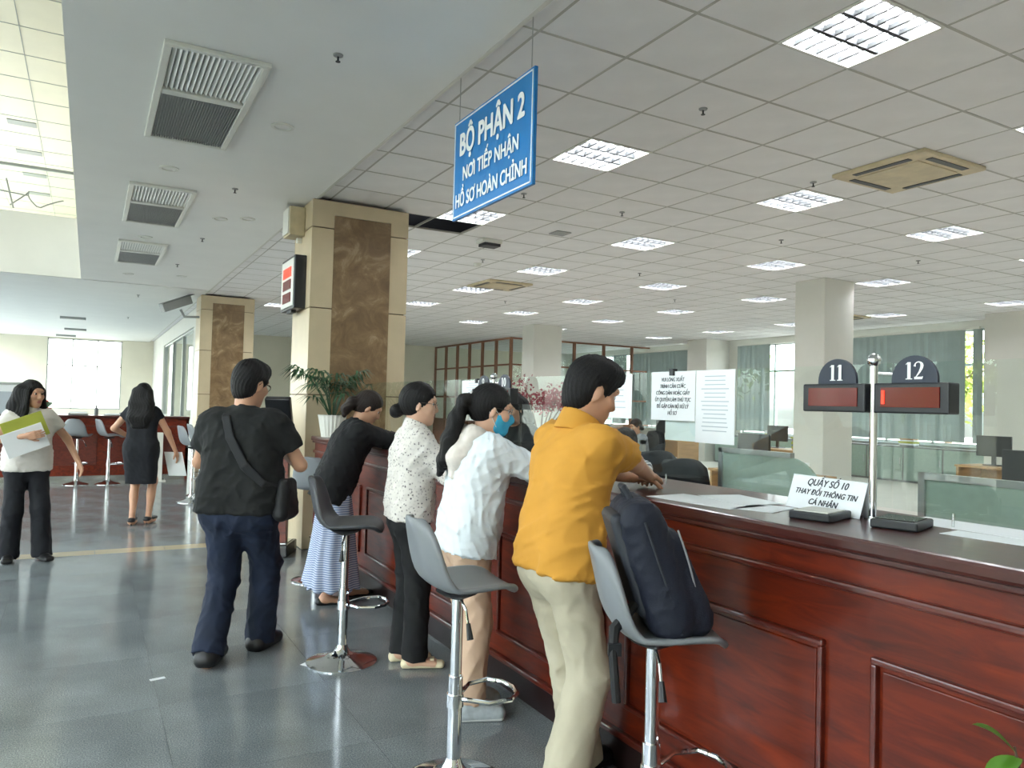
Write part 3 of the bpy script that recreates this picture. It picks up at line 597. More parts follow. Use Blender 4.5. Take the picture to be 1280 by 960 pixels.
def stool(x, y, rz, lab, seat='seat_grey', H=.775, group=None, detail=True):
    o = empty('bar_stool', (x, y, 0), rz); tag(o, lab, 'stool', group)
    s = seat_mesh('seat', seat, o); s.location = (0, 0, H)
    MB().lathe([(.2, 0), (.2, .006), (.17, .018), (.1, .034), (.05, .055), (.034, .085), (.03, .1)], 32).build('base', 'chrome', o, smooth=True)
    MB().tube([(0, 0, .09), (0, 0, .42)], .029, 20).build('column', 'chrome', o, smooth=True); MB().tube([(0, 0, .42), (0, 0, H-.03)], .023, 20).build('piston', 'chrome', o, smooth=True)
    MB().lathe([(.03, H-.05), (.075, H-.03), (.09, H-.018)], 16).build('seat_plate', 'plastic_dark', o)
    MB().tube([(.02, .02, .33), (.1, .11, .335), (.19, .12, .34), (.24, .07, .34), (.255, 0, .34), (.24, -.07, .34), (.19, -.12, .34), (.1, -.11, .335), (.02, -.02, .33)], .0095, 8).build('footrest', 'chrome', o, smooth=True)
    MB().lathe([(.034, .3), (.034, .35)], 20).build('collar', 'chrome', o)
    lv = MB().tube([(0, -.02, H-.04), (.0, -.09, H-.075), (.0, -.12, H-.13)], .005, 6).build('lever', 'chrome', o); MB().tube([(.0, -.115, H-.12), (0, -.14, H-.175)], [.009, .014], 8).build('lever_grip', 'plastic_dark', lv)
    return o
stool(1.32, 4.27, math.radians(-25), 'dark grey bar stool behind the floral blouse woman', 'seat_dark')
stool(1.31, 2.73, math.radians(-4), 'mid grey bar stool behind the hooded jacket woman')
stool(1.63, 1.92, math.radians(-27), 'grey bar stool carrying the navy backpack')
stool(1.70, 6.28, math.radians(50), 'pale grey bar stool beside the striped skirt, turned toward the pillar', H=.75)
for x, y, rz, lab in ((-.14, 14.35, 1.2, 'grey bar stool at the far counter beside the white blouse woman'), (.32, 14.3, .3, 'grey bar stool at the far counter beside the woman in the dark dress')): stool(x, y, rz, lab, H=.8)
for x, y, rz, lab in ((1.32, 11.6, .2, 'pale bar stool mostly hidden behind the elbow of the man in black'), (1.52, 12.3, .1, 'pale bar stool standing behind another one before the second pillar')): stool(x, y, rz, lab, H=.8)
# ================================================================== far counter and things of the far hall
fc = empty('far_counter', (-2, 14.9, 0)); tag(fc, 'dark mahogany reception counter across the far hall', 'counter')
MB().box(-1.5, 3.6, -.2, .3, 1.09, 1.13).build('top', 'mahogany_top', fc, bevel=.01); MB().box(-1.5, 3.6, -.12, .0, .1, 1.09).build('front_board', 'mahogany', fc); MB().box(-1.5, 3.6, -.1, 0, 0, .1).build('plinth', 'steel_brushed', fc); MB().box(-1.5, 3.6, -.14, -.11, .93, .96).build('moulding', 'mahogany_trim', fc)
for k in range(3, 7): MB().box(-4.85+k*1.2, -3.85+k*1.2, -.135, -.115, .28, .8).build('panel', 'mahogany_trim', fc, bevel=.006)
MB().box(3.55, 3.6, -.12, .3, 0, 1.09).build('end_panel', 'mahogany', fc)
o = empty('counter_post', (1.1, 14.55, 0)); tag(o, 'slim white post before the far counter', 'post'); MB().box(-.06, .06, -.08, .08, .02, .85).build('post', 'white_paint', o, bevel=.008); MB().box(-.12, .12, -.1, .1, 0, .02).build('foot', 'white_paint', o)
o = empty('notice_board', (-1.6, 17, 0)); tag(o, 'framed white notice board with posters behind the far counter', 'notice board')
MB().box(-.8, .75, 0, .03, .7, 1.66).build('board', 'paper', o)
mb = MB()
for b in ((-.8, .75, 1.63, 1.68), (-.8, .75, .68, .72)): mb.box(b[0], b[1], -.02, .04, b[2], b[3])
for x in (-.8, .71): mb.box(x, x+.04, -.02, .04, 0, 1.68)
mb.build('frame', 'alu', o)
for k, (x, m) in enumerate(((-.3, 'ink_pale'), (.12, 'ink_pale'), (.42, 'red_board'))): MB().box(x, x+.3, -.012, -.002, 1.0, 1.5).build('poster', m, o)
o = empty('red_banner', (-.74, 16.9, 0)); tag(o, 'narrow red banner stand beside the notice board', 'banner'); MB().box(-.07, .07, 0, .02, .75, 1.36).build('cloth', 'red_board', o); MB().box(-.015, .015, 0, .02, 0, .75).build('stand', 'alu', o); MB().box(-.1, .1, -.1, .12, 0, .02).build('foot', 'alu', o)
for k, x in enumerate((-.62, -.15, .12, .4, .55)):
    o = empty('counter_clutter', (x, 15.05, 1.13)); tag(o, ['red plant pot on the far counter', 'low paper tray pile on the far counter', 'upright bottle shape on the far counter', 'flat open folder on the far counter', 'little grey stapler shape on the far counter'][k], ['pot', 'tray', 'bottle', 'folder', 'stapler'][k])
    if k == 0: MB().lathe([(.05, 0), (.07, .1), (.075, .12), (.06, .12)], 14).build('pot', 'red_board', o); MB().add([(0, 0, .1), (.1, .0, .2), (.02, .02, .22), (-.06, .0, .2), (0, 0.02, .12)], [(0, 1, 2), (0, 2, 3), (0, 3, 4)]).build('leaves', 'leaf_dark', o)
    elif k == 1: MB().box(-.15, .15, -.1, .1, 0, .02).build('lower_tray', 'office_grey', o); MB().box(-.13, .13, -.1, .1, .03, .05).build('upper_tray', 'paper', o); MB().box(-.14, -.12, -.1, .1, .02, .03).build('spacer', 'office_grey', o)
    elif k == 2: MB().lathe([(.03, 0), (.03, .1), (.012, .14), (.012, .17)], 12).build('body', 'office_grey', o)
    elif k == 3: MB().box(-.16, .16, -.11, .11, 0, .012).build('cover', 'office_grey', o); MB().box(-.14, .14, -.1, .1, .012, .03).build('pages', 'paper', o)
    else: MB().box(-.07, .07, -.02, .02, 0, .03).build('base', 'office_grey', o); MB().obox((0, 0, .045), (.07, 0, .012), (0, .018, 0), (-.002, 0, .012)).build('arm', 'office_grey', o)
# touch kiosk in front of the first pillar
o = empty('touch_kiosk', (1.62, 7.46, 0), math.radians(-118)); tag(o, 'black touch-screen kiosk with flat floor base by the pillar', 'kiosk')
MB().box(-.2, .16, -.15, .15, 0, .12).build('base', 'kiosk_black', o, bevel=.01); MB().box(-.16, .1, -.12, .12, .12, .125).build('base_plate', 'steel_brushed', o); MB().box(-.05, .03, -.1, .1, .12, 1.2).build('post', 'mahogany', o)
MB().obox((.02, 0, 1.34), np.array([.08, 0, .17]), np.array([0, .12, 0]), np.array([-.03, 0, .014])).build('screen_case', 'kiosk_black', o, bevel=.01); MB().obox((-.012, 0, 1.356), np.array([.07, 0, .15]), np.array([0, .1, 0]), np.array([-.004, 0, .002])).build('screen', 'screen_dark', o)
# ================================================================== potted palm on the counter, sprig in front
def palm(loc, lab, seed=3):
    r = np.random.default_rng(seed); o = empty('potted_palm', loc); tag(o, lab, 'potted plant')
    prof = [(.1, 0), (.135, .2), (.14, .215), (.12, .215)]; n = 40; mb = MB()
    vs = [((rr-(.006 if k % 2 and i < 2 else 0))*math.cos(2*PI*k/n), (rr-(.006 if k % 2 and i < 2 else 0))*math.sin(2*PI*k/n), z) for i, (rr, z) in enumerate(prof) for k in range(n)]
    mb.add(vs, [(i*n+k, i*n+(k+1) % n, (i+1)*n+(k+1) % n, (i+1)*n+k) for i in range(3) for k in range(n)]+[tuple(range(n-1, -1, -1))]); mb.build('pot', 'plastic_white', o)
    MB().lathe([(.118, .19), (.02, .195)], 20).build('soil', 'bark', o)
    for k in range(22):
        a = k*2.4+r.uniform(-.3, .3); reach = r.uniform(.08, .36); top = r.uniform(.36, .66); c = np.array([reach*math.cos(a), reach*math.sin(a)*.8-.03, top]); mb = MB()
        mb.tube([(.02*math.cos(a), .02*math.sin(a), .18), c*np.array([.5, .5, .75]), c], [.006, .004, .003], 5)
        d0 = np.array([math.cos(a), math.sin(a), -.1])
        for q in range(9):
            b = (q-4)*.36+r.uniform(-.08, .08); d = np.array([math.cos(a+b), math.sin(a+b), .25*math.cos(b)-.25+r.uniform(-.15, .15)]); d /= np.linalg.norm(d); L = r.uniform(.16, .25)
            sd = np.cross(d, [0, 0, 1]); sd /= np.linalg.norm(sd); m1 = c+d*L*.5+np.array([0, 0, .02]); tip = c+d*L-np.array([0, 0, .055])
            mb.add([c, m1-sd*.013, tip, m1+sd*.013, m1+np.array([0, 0, .004])], [(0, 1, 4), (0, 4, 3), (1, 2, 4), (4, 2, 3)])
        mb.v = [(min(q[0], .33), min(q[1], .28), q[2]) for q in mb.v]; mb.build('frond', 'leaf_dark', o)
    return o
palm((2.08, 7.28, CT), 'bushy green palm in a white ribbed pot on the counter end')
o = empty('leafy_plant', (1.72, .85, 0)); tag(o, 'young plant with rounded bright green leaves before the counter', 'potted plant')
MB().lathe([(.08, 0), (.11, .24), (.115, .25), (.1, .25)], 24).build('pot', 'brown_frame', o, smooth=True); MB().lathe([(.1, .22), (.02, .225)], 18).build('soil', 'bark', o)
MB().tube([(0, 0, .2), (.02, -.01, .5), (.0, .0, .72), (.0, .02, .81)], [.008, .006, .005, .003], 6).build('stem', 'bark', o)
def leaf(o, base, d, L, wd, m='leaf_bright'):
    base, d = np.array(base, float), np.array(d, float); d /= np.linalg.norm(d); s = np.cross(d, [0, 0, 1]); s /= np.linalg.norm(s); up = np.cross(s, d); vs = []; n = 8
    for k in range(n+1):
        t = k/n; c = base+d*L*t-np.array([0, 0, 1])*L*.35*t*t; ww = wd*math.sin(PI*min(1, t*.96+.04))**.7
        vs += [c-s*ww+up*ww*.25, c, c+s*ww+up*ww*.25]
    ob = MB().add(vs, [(3*k+q, 3*k+q+1, 3*k+q+4, 3*k+q+3) for k in range(n) for q in (0, 1)]).build('leaf', m, o, smooth=True); return ob
leaf(o, (0, .02, .80), (-.55, .62, .9), .115, .021); leaf(o, (0, .01, .79), (-.6, .1, -.05), .1, .026); leaf(o, (0, 0, .74), (.6, -.4, .3), .09, .02); leaf(o, (0, 0, .68), (-.1, -.9, .2), .09, .022); leaf(o, (0, 0, .62), (-.4, .7, .1), .09, .022); leaf(o, (.01, 0, .55), (.7, .3, .1), .09, .022)
# ================================================================== office interior
def divider(x, y0, y1, h, lab, round_end=False):
    o = empty('desk_divider', (x, (y0+y1)/2, 0)); tag(o, lab, 'divider'); L = (y1-y0)/2
    if round_end: pts = [(-L+.03, .45), (L-.03, .45), (L-.03, h-.35)]+[(L-.03-.3+.3*math.cos(t), h-.35+.32*math.sin(t)) for t in np.linspace(0, PI/2, 8)]+[(-L+.03, h-.03)]
    else: pts = [(-L+.03, .45), (L-.03, .45), (L-.03, h-.03), (-L+.03, h-.03)]
    MB().prism(pts, (.012, 0, 0), (0, -1, 0), (0, 0, 1), .02).build('panel', 'panel_green', o)
    MB().box(-.022, .022, L-.035, L, 0, h).build('upright', 'alu', o)
    if not round_end: MB().box(-.022, .022, -L, -L+.035, 0, h).build('upright', 'alu', o)
    MB().box(-.022, .022, -L+.3*round_end, L, h-.035, h).build('top_rail', 'alu', o); MB().box(-.02, .02, -L, L, .42, .46).build('bottom_rail', 'alu', o)
    MB().box(-.015, .015, -L+.03, L-.03, .05, .42).build('lower_panel', 'desk_wood', o)
divider(3.85, 1.25, 2.42, 1.2, 'pale green desk divider behind display 12'); divider(4.2, 3.25, 4.22, 1.22, 'pale green desk divider with rounded corner behind the tent card', True)
divider(4.55, 5.55, 6.45, 1.2, 'pale green desk divider behind the man in yellow'); divider(4.2, 6.98, 7.8, 1.2, 'pale green desk divider behind the hooded jacket woman')
def desk(x, y, lab, rz=0., L=1.4, stuff=0):
    o = empty('office_desk', (x, y, 0), rz); tag(o, lab, 'desk'); MB().box(-.35, .35, -L/2, L/2, .72, .75).build('desktop', 'desk_wood', o)
    for s in (-1, 1): MB().box(-.33, .33, s*(L/2-.03)-.015, s*(L/2-.03)+.015, 0, .72).build('side_panel', 'desk_wood', o)
    MB().box(.28, .3, -L/2+.05, L/2-.05, .3, .72).build('modesty_panel', 'desk_wood', o)
def monitor(x, y, lab, rz=0.):
    o = empty('computer_monitor', (x, y, .75), rz); tag(o, lab, 'monitor'); MB().box(-.1, .1, -.12, .12, 0, .012).build('foot', 'plastic_dark', o); MB().box(-.015, .015, -.03, .03, .012, .2).build('stem', 'plastic_dark', o)
    MB().box(-.02, .02, -.26, .26, .14, .46).build('case', 'plastic_dark', o, bevel=.006); MB().box(-.023, -.019, -.245, .245, .155, .445).build('screen', 'screen_dark', o)
def binders(x, y, z, n, lab, seed):
    o = empty('document_pile', (x, y, z)); tag(o, lab, 'papers'); r = np.random.default_rng(seed); zz = 0
    for k in range(n):
        th = r.uniform(.02, .05); b = MB().obox((0, 0, zz+th/2), np.array([.11, .02*r.normal(), 0]), np.array([0, .16, 0]), np.array([0, 0, th/2])).build('folder', ['paper', 'office_grey', 'desk_wood', 'yellow_green'][int(r.integers(4))], o); zz += th
dk = [(3.35, 1.85, 'wood desk behind display 12'), (3.7, 3.35, 'wood desk behind the tent card'), (4.05, 6.35, 'wood desk behind the man in yellow'), (7.2, 3.2, 'wood desk under the nearest ceiling cassette'), (7.4, 6.6, 'wood desk beside the scuffed column'), (7.6, 10.2, 'wood desk in the middle of the office'), (12.2, 6.2, 'wood desk close to the near window blinds'), (12.4, 10.6, 'wood desk close to the gap in the blinds'), (12.6, 14.4, 'wood desk before the wooden lattice'), (8, 14.0, 'wood desk left of the white lattice column')]
for k, (x, y, lab) in enumerate(dk):
    desk(x, y, lab, L=1.2 if k < 3 else 1.4)
    if k > 2: monitor(x+.1, y+.35, 'black computer monitor on the '+lab, PI)
    binders(x, y-.35, .75, 4+k % 4, 'stack of folders on the '+lab, k)
def office_chair(x, y, rz, lab):
    o = empty('office_chair', (x, y, 0), rz); tag(o, lab, 'chair'); prof = [(.02, .22)]
    n = 9; vs = []; fs = []
    for k in range(9):
        t = k/8; wd = .23*(1-.25*max(0, t-.6)/.4); 
        for q in range(n): s = -1+2*q/(n-1); vs.append((-.22-.06*t+.06*s*s-.03*math.sin(PI*t), s*wd*(1-.12*(t > .95)), .56+.56*t-.05*(t > .9)*s*s))
    for k in range(8):
        for q in range(n-1): fs.append((k*n+q, k*n+q+1, (k+1)*n+q+1, (k+1)*n+q))
    b = MB().add(vs, fs).build('backrest', 'black_fabric', o); shade(b, 0); b.modifiers.new('s', 'SOLIDIFY').thickness = .05
    MB().box(-.22, .24, -.24, .24, .43, .5).build('seat', 'black_fabric', o, bevel=.03); MB().tube([(0, 0, .1), (0, 0, .43)], .03, 12).build('column', 'plastic_dark', o); MB().tube([(-.1, 0, .45), (-.27, 0, .5), (-.29, 0, .75)], .025, 8).build('back_bracket', 'plastic_dark', o)
    for k in range(5):
        a = k*2*PI/5; l = MB().tube([(0, 0, .13), (.3*math.cos(a), .3*math.sin(a), .07)], [.028, .018], 8).build('leg', 'plastic_dark', o); MB().tube([(.3*math.cos(a)-.02, .3*math.sin(a), .03), (.3*math.cos(a)+.02, .3*math.sin(a), .03)], .03, 12).build('castor', 'plastic_dark', l)
    for s in (-1, 1): MB().tube([(-.15, s*.25, .46), (-.1, s*.28, .68), (.15, s*.28, .68)], .016, 8).build('armrest', 'plastic_dark', o)
office_chair(3.72, 4.33, PI+.2, 'empty black office chair behind the bold notice')
office_chair(4.2, 5.2, math.radians(190), 'black office chair of the clerk in the striped shirt'); office_chair(7.95, 3.2, PI, 'black office chair of the clerk in the dark shirt'); office_chair(8.35, 10.2, PI, 'black office chair of the clerk in the grey shirt')
# wooden lattice partition, L-shaped
lt = empty('lattice_partition', (11.1, 19.9, 0)); tag(lt, 'tall wooden lattice partition with glass panes deep in the office', 'partition')
mp = MB().box(-.04, .04, -.04, .04, 0, ZC-.02).mesh('post')
ply = [(0, k*.95) for k in range(7)]+[(k*1.15, 0) for k in range(1, 6)]
for x, y in ply: link('post', mp, 'lattice_wood', lt).location = (x, y, 0)
for z in (.9, 1.7, 2.7, 3.5):
    MB().box(-.03, .03, 0, 5.7, z, z+.05).build('rail', 'lattice_wood', lt); MB().box(0, 5.35, -.03, .03, z, z+.05).build('rail', 'lattice_wood', lt)
g1 = MB().box(-.004, .004, .045, .905, .96, 3.49).mesh('pane'); g2 = MB().box(.045, 1.105, -.004, .004, .96, 3.49).mesh('pane')
b1 = MB().box(-.01, .01, .045, .905, 0, .9).mesh('lower_board'); b2 = MB().box(.045, 1.105, -.01, .01, 0, .9).mesh('lower_board')
for k in range(6): link('pane', g1, 'glass_window', lt).location = (0, k*.95, 0); link('lower_board', b1, 'lattice_wood', lt).location = (0, k*.95, 0)
for k in range(4): link('pane', g2, 'glass_window', lt).location = (k*1.15, 0, 0); link('lower_board', b2, 'lattice_wood', lt).location = (k*1.15, 0, 0)
# pink blossom arrangement on a desk
o = empty('blossom_tree', (7.3, 11.9, 0)); tag(o, 'dusky pink artificial blossom tree in the office', 'blossom tree'); r = np.random.default_rng(5)
MB().lathe([(.16, 0), (.22, .5), (.23, .52), (.2, .52)], 20).build('pot', 'brown_frame', o, smooth=True); mb = MB(); tips = []
for k in range(11):
    a = k*.9; L = r.uniform(.4, 1.0); p = [(0, 0, .45), (.1*math.cos(a), .1*math.sin(a), 1.0), (.6*L*math.cos(a), .6*L*math.sin(a), 1.45+.2*r.random()), (L*math.cos(a), L*math.sin(a), 1.5+.45*r.random())]; mb.tube(p, [.025, .018, .01, .005], 6); tips += [np.array(p[2]), np.array(p[3])]
mb.build('branches', 'bark', o); mb = MB()
for k in range(1500):
    c = tips[k % len(tips)]+r.normal(0, .11, 3)*np.array([1, 1, .7]); u = r.normal(size=3); u /= np.linalg.norm(u); v = np.cross(u, r.normal(size=3)); v /= np.linalg.norm(v); mb.add([c-u*.03, c+v*.022, c+u*.03, c-v*.022], [(0, 1, 2, 3)])
tag(mb.build('blossoms', 'blossom', o), kind='stuff')
# low cupboards under the office windows
for k, (a, b) in enumerate(((8.6, 12.2), (12.4, 16.2), (.2, 3.6), (3.9, 7.5))):
    o = empty('low_cupboard', (16.1, (a+b)/2, 0)); tag(o, ['low grey cupboard under the blind beside the near pier', 'low grey cupboard under the daylight gap', 'low grey cupboard at the open end of the office', 'low grey cupboard before the near pier'][k], 'cupboard'); L = (b-a)/2
    MB().box(-.2, .25, -L, L, 0, .8).build('body', 'office_grey', o)
    for q in range(4): d = MB().box(-.215, -.2, -L+2*L*q/4+.02, -L+2*L*(q+1)/4-.02, .05, .77).build('door', 'panel_green', o); MB().box(-.225, -.215, -L+2*L*q/4+.06, -L+2*L*q/4+.08, .4, .55).build('handle', 'alu', d)
    binders(16.1, (a+b)/2, .8, 5, 'pile of folders on the '+o['label'], 30+k)
# ================================================================== people: implicit surfaces meshed by surface nets
mat('skin', (196, 150, 122), .5, var=.05, vscale=8, sss=.08); mat('skin_pale', (212, 170, 144), .5, var=.05, vscale=8, sss=.08); mat('lips', (168, 100, 92), .45)
mat('hair_black', (15, 13, 14), .55, spec=.28, var=.3, vscale=30, bump=.5, bscale=90, vstretch=(4, 4, .6)); mat('hair_brown', (34, 24, 20), .55, spec=.3, var=.3, vscale=30, bump=.5, bscale=90, vstretch=(4, 4, .6))
mat('eye_white', (226, 222, 216), .2); mat('eye_dark', (28, 20, 16), .15)
mat('cloth_yellow', (206, 148, 54), .85, var=.04, vscale=12, bump=.12, bscale=300); mat('cloth_khaki', (186, 178, 156), .85, var=.04, vscale=10, bump=.1, bscale=300); mat('cloth_beige', (196, 166, 142), .85, var=.05, vscale=10)
mat('cloth_white', (222, 232, 238), .6, var=.03, vscale=10, bump=.1, bscale=40); mat('cloth_hood', (220, 212, 204), .8, var=.08, vscale=30); mat('cloth_black', (11, 12, 15), .85, var=.15, vscale=10); mat('cloth_tee', (10, 13, 14), .85, var=.1, vscale=10); mat('cloth_navy', (13, 16, 25), .85, var=.1, vscale=10)
mat('denim', (16, 29, 52), .85, var=.25, vscale=7, bump=.1, bscale=300); mat('cloth_blouse', (214, 210, 204), .8, var=.03, vscale=12); mat('mask_blue', (60, 168, 206), .8, bump=.1, bscale=30); mat('cream_leather', (216, 204, 172), .4); mat('shoe_black', (22, 22, 24), .45); mat('sole_white', (214, 216, 214), .6); mat('shoe_grey', (170, 178, 182), .7, var=.12, vscale=40)
mat('bag_black', (20, 21, 24), .7); mat('bag_navy', (13, 20, 38), .75, var=.08, vscale=8, bump=.15, bscale=200); mat('bag_strap', (26, 28, 31), .8); mat('bag_trim', (40, 44, 52), .6); mat('zip_silver', (170, 172, 174), .35, .7); mat('cloth_grey', (120, 126, 132), .85, var=.05)
mat('stripe_shirt', (200, 200, 200), .8); mat('glasses_metal', (90, 84, 80), .3, .8)
def _floral(t, b, tc):
    v = t.nodes.new('ShaderNodeTexVoronoi'); v.inputs['Scale'].default_value = 62; t.links.new(tc.outputs['Object'], v.inputs['Vector']); n = noise(t, tc.outputs['Object'], 55, 3, .6)
    a = t.nodes.new('ShaderNodeMath'); a.operation = 'ADD'; t.links.new(v.outputs['Distance'], a.inputs[0]); t.links.new(n, a.inputs[1])
    t.links.new(ramp(t, a.outputs[0], [(.0, (70, 66, 74)), (.62, (88, 82, 88)), (.74, (206, 200, 194)), (1, (222, 217, 210))]), b.inputs['Base Color'])
mat('floral', (214, 208, 202), .8); ramp_on(MATS['floral'], _floral)
def _check(t, b, tc):
    w1 = t.nodes.new('ShaderNodeTexWave'); w1.wave_type = 'BANDS'; w1.bands_direction = 'Z'; w1.inputs['Scale'].default_value = 20; t.links.new(tc.outputs['Object'], w1.inputs['Vector'])
    t.links.new(ramp(t, w1.outputs['Fac'], [(.3, (112, 128, 166)), (.6, (196, 204, 222))]), b.inputs['Base Color'])
mat('skirt_stripe', (156, 168, 200), .85); ramp_on(MATS['skirt_stripe'], _check)
def _vstripe(t, b, tc):
    w1 = t.nodes.new('ShaderNodeTexWave'); w1.wave_type = 'BANDS'; w1.bands_direction = 'Y'; w1.inputs['Scale'].default_value = 12; t.links.new(tc.outputs['Object'], w1.inputs['Vector'])
    t.links.new(ramp(t, w1.outputs['Fac'], [(.35, (70, 72, 80)), (.55, (220, 220, 220))]), b.inputs['Base Color'])
ramp_on(MATS['stripe_shirt'], _vstripe)
V = lambda *a: np.array(a, float)
def nrm(v): return v/(np.linalg.norm(v)+1e-12)
class Field:
    def __init__(s): s.ops = []; s.disp = None
    def _a(s, fn, lo, hi, k, sub=False, post=None): s.ops.append((fn, lo, hi, k, sub, post)); return s
    def cone(s, a, b, ra, rb, k=.02, cuts=(), sub=False):
        a, b = np.asarray(a, float), np.asarray(b, float); ab = b-a; L2 = ab@ab+1e-12; m = max(ra, rb)
        def fn(p):
            t = np.clip(((p-a)@ab)/L2, 0, 1); d = np.sqrt(((p-a-t[..., None]*ab)**2).sum(-1))-(ra+(rb-ra)*t)
            for c, n in cuts: d = np.maximum(d, (p-c)@n)
            return d
        return s._a(fn, np.minimum(a, b)-m, np.maximum(a, b)+m, k, sub)
    def slab(s, a, b, lat, a0, a1, r0, r1, k=.03, cuts=(), sub=False):
        a, b, lat = np.asarray(a, float), np.asarray(b, float), nrm(np.asarray(lat, float)); ab = b-a; L2 = ab@ab+1e-12; m = max(a0+r0, a1+r1)
        def fn(p):
            q = p-a; t = np.clip((q@ab)/L2, 0, 1); q = q-t[..., None]*ab; w_ = a0+(a1-a0)*t; lc = np.clip(q@lat, -w_, w_); d = np.sqrt(((q-lc[..., None]*lat)**2).sum(-1))-(r0+(r1-r0)*t)
            for c, n in cuts: d = np.maximum(d, (p-c)@n)
            return d
        return s._a(fn, np.minimum(a, b)-m, np.maximum(a, b)+m, k, sub)
    def ell(s, c, M, r, k=.02, sub=False, cuts=()):     # M rows: axes
        c, M, r = np.asarray(c, float), np.asarray(M, float), np.asarray(r, float); mn = r.min(); mx = r.max()
        def fn(p):
            d = (np.sqrt((((p-c)@M.T/r)**2).sum(-1))-1)*mn
            for c_, n in cuts: d = np.maximum(d, (p-c_)@n)
            return d
        return s._a(fn, c-mx, c+mx, k, sub)
    def mesh(s, h, smooth=1):
        lo = np.min([o[1] for o in s.ops if not o[4]], 0)-3*h; hi = np.max([o[2] for o in s.ops if not o[4]], 0)+3*h; n = np.ceil((hi-lo)/h).astype(int)+1
        D = np.full(n, .5, np.float32); ax = [lo[i]+h*np.arange(n[i]) for i in range(3)]
        for fn, a, b, k, sub, post in s.ops:
            i0 = np.maximum(0, np.floor((a-lo-2*k-2*h)/h).astype(int)); i1 = np.minimum(n, np.ceil((b-lo+2*k+2*h)/h).astype(int)+1)
            if (i1 <= i0).any(): continue
            p = np.stack(np.meshgrid(ax[0][i0[0]:i1[0]], ax[1][i0[1]:i1[1]], ax[2][i0[2]:i1[2]], indexing='ij'), -1); d = fn(p); sl = tuple(slice(i0[q], i1[q]) for q in range(3)); D0 = D[sl]
            if sub:
                hh = np.maximum(k-np.abs(D0+d), 0)/max(k, 1e-6); D[sl] = np.maximum(D0, -d)+hh*hh*k*.25
            else:
                hh = np.maximum(k-np.abs(D0-d), 0)/max(k, 1e-6); D[sl] = np.minimum(D0, d)-hh*hh*k*.25
        if s.disp is not None:
            idx = np.argwhere(np.abs(D) < 6*h); P = lo+idx*h; D[tuple(idx.T)] += s.disp(P)
        return nets(D, lo, h, smooth)
def nets(D, lo, h, smooth):
    D = np.where(D == 0, 1e-7, D); I = D < 0; C8 = [(a, b, c) for a in (0, 1) for b in (0, 1) for c in (0, 1)]; n = D.shape
    cnt = sum(I[a:n[0]-1+a, b:n[1]-1+b, c:n[2]-1+c].astype(np.int8) for a, b, c in C8); act = (cnt > 0) & (cnt < 8); idx = np.argwhere(act)
    vid = np.full(act.shape, -1, np.int64); vid[tuple(idx.T)] = np.arange(len(idx)); cv = np.stack([D[idx[:, 0]+a, idx[:, 1]+b, idx[:, 2]+c] for a, b, c in C8], 1); acc = np.zeros((len(idx), 3)); num = np.zeros(len(idx)); off = np.array(C8, float)
    for i in range(8):
        for j in range(i+1, 8):
            if np.abs(off[i]-off[j]).sum() != 1: continue
            m = (cv[:, i] < 0) != (cv[:, j] < 0); t = cv[m, i]/(cv[m, i]-cv[m, j]); acc[m] += off[i]+t[:, None]*(off[j]-off[i]); num[m] += 1
    Vv = lo+h*(idx+acc/num[:, None]); Q = []
    for ax_ in range(3):
        u, w_ = [(1, 2), (2, 0), (0, 1)][ax_]; sl0 = [slice(None)]*3; sl1 = [slice(None)]*3; sl0[ax_] = slice(0, -1); sl1[ax_] = slice(1, None)
        e = np.argwhere(I[tuple(sl0)] != I[tuple(sl1)]); e = e[(e[:, u] > 0) & (e[:, w_] > 0) & (e[:, u] < n[u]-1) & (e[:, w_] < n[w_]-1)]; ins = I[tuple(e.T)]; c4 = []
        for du, dw in ((-1, -1), (0, -1), (0, 0), (-1, 0)): q = e.copy(); q[:, u] += du; q[:, w_] += dw; c4.append(vid[tuple(q.T)])
        q = np.stack(c4, 1); q[~ins] = q[~ins][:, ::-1]; Q.append(q)
    Q = np.concatenate(Q)
    for _ in range(smooth):
        S = np.zeros_like(Vv); N = np.zeros(len(Vv))
        for a, b in ((0, 1), (1, 2), (2, 3), (3, 0)):
            np.add.at(S, Q[:, a], Vv[Q[:, b]]); np.add.at(S, Q[:, b], Vv[Q[:, a]]); np.add.at(N, Q[:, a], 1); np.add.at(N, Q[:, b], 1)
        Vv = .5*Vv+.5*S/np.maximum(N, 1)[:, None]
    return Vv, Q
def np_mesh(name, parts, mats, mi=None):
    vs = []; qs = []; n = 0
    for v, q in parts: vs.append(v); qs.append(q+n); n += len(v)
    v = np.concatenate(vs); q = np.concatenate(qs); me = bpy.data.meshes.new(name); me.vertices.add(len(v)); me.vertices.foreach_set('co', v.astype(np.float32).ravel()); me.loops.add(q.size); me.loops.foreach_set('vertex_index', q.astype(np.int32).ravel())
    me.polygons.add(len(q)); me.polygons.foreach_set('loop_start', np.arange(0, q.size, 4, dtype=np.int32)); me.update(calc_edges=True)
    for m in mats: me.materials.append(MATS[m])
    me.polygons.foreach_set('use_smooth', np.ones(len(q), bool))
    if mi is not None: me.polygons.foreach_set('material_index', mi(v[q].mean(1)).astype(np.int32))
    me.validate(); return me
def wrinkle(A, s=1., seed=0, vert=1.):
    r = np.random.default_rng(seed); ks = [(r.normal(size=3)*V(1, 1, vert)*s*q, r.uniform(0, 6.28)) for q in (34, 40, 52, 60, 80)]
    def f(P):
        w_ = 1.4*np.sin(P@V(13, 11, 9)*s+seed)+.9*np.sin(P@V(-17, 12, 21)*s); o = 0
        for k, ph in ks: o = o+(1-np.abs(np.sin(P@k*.5+ph+w_)))**3
        return A*(1.0-o*.95)
    return f
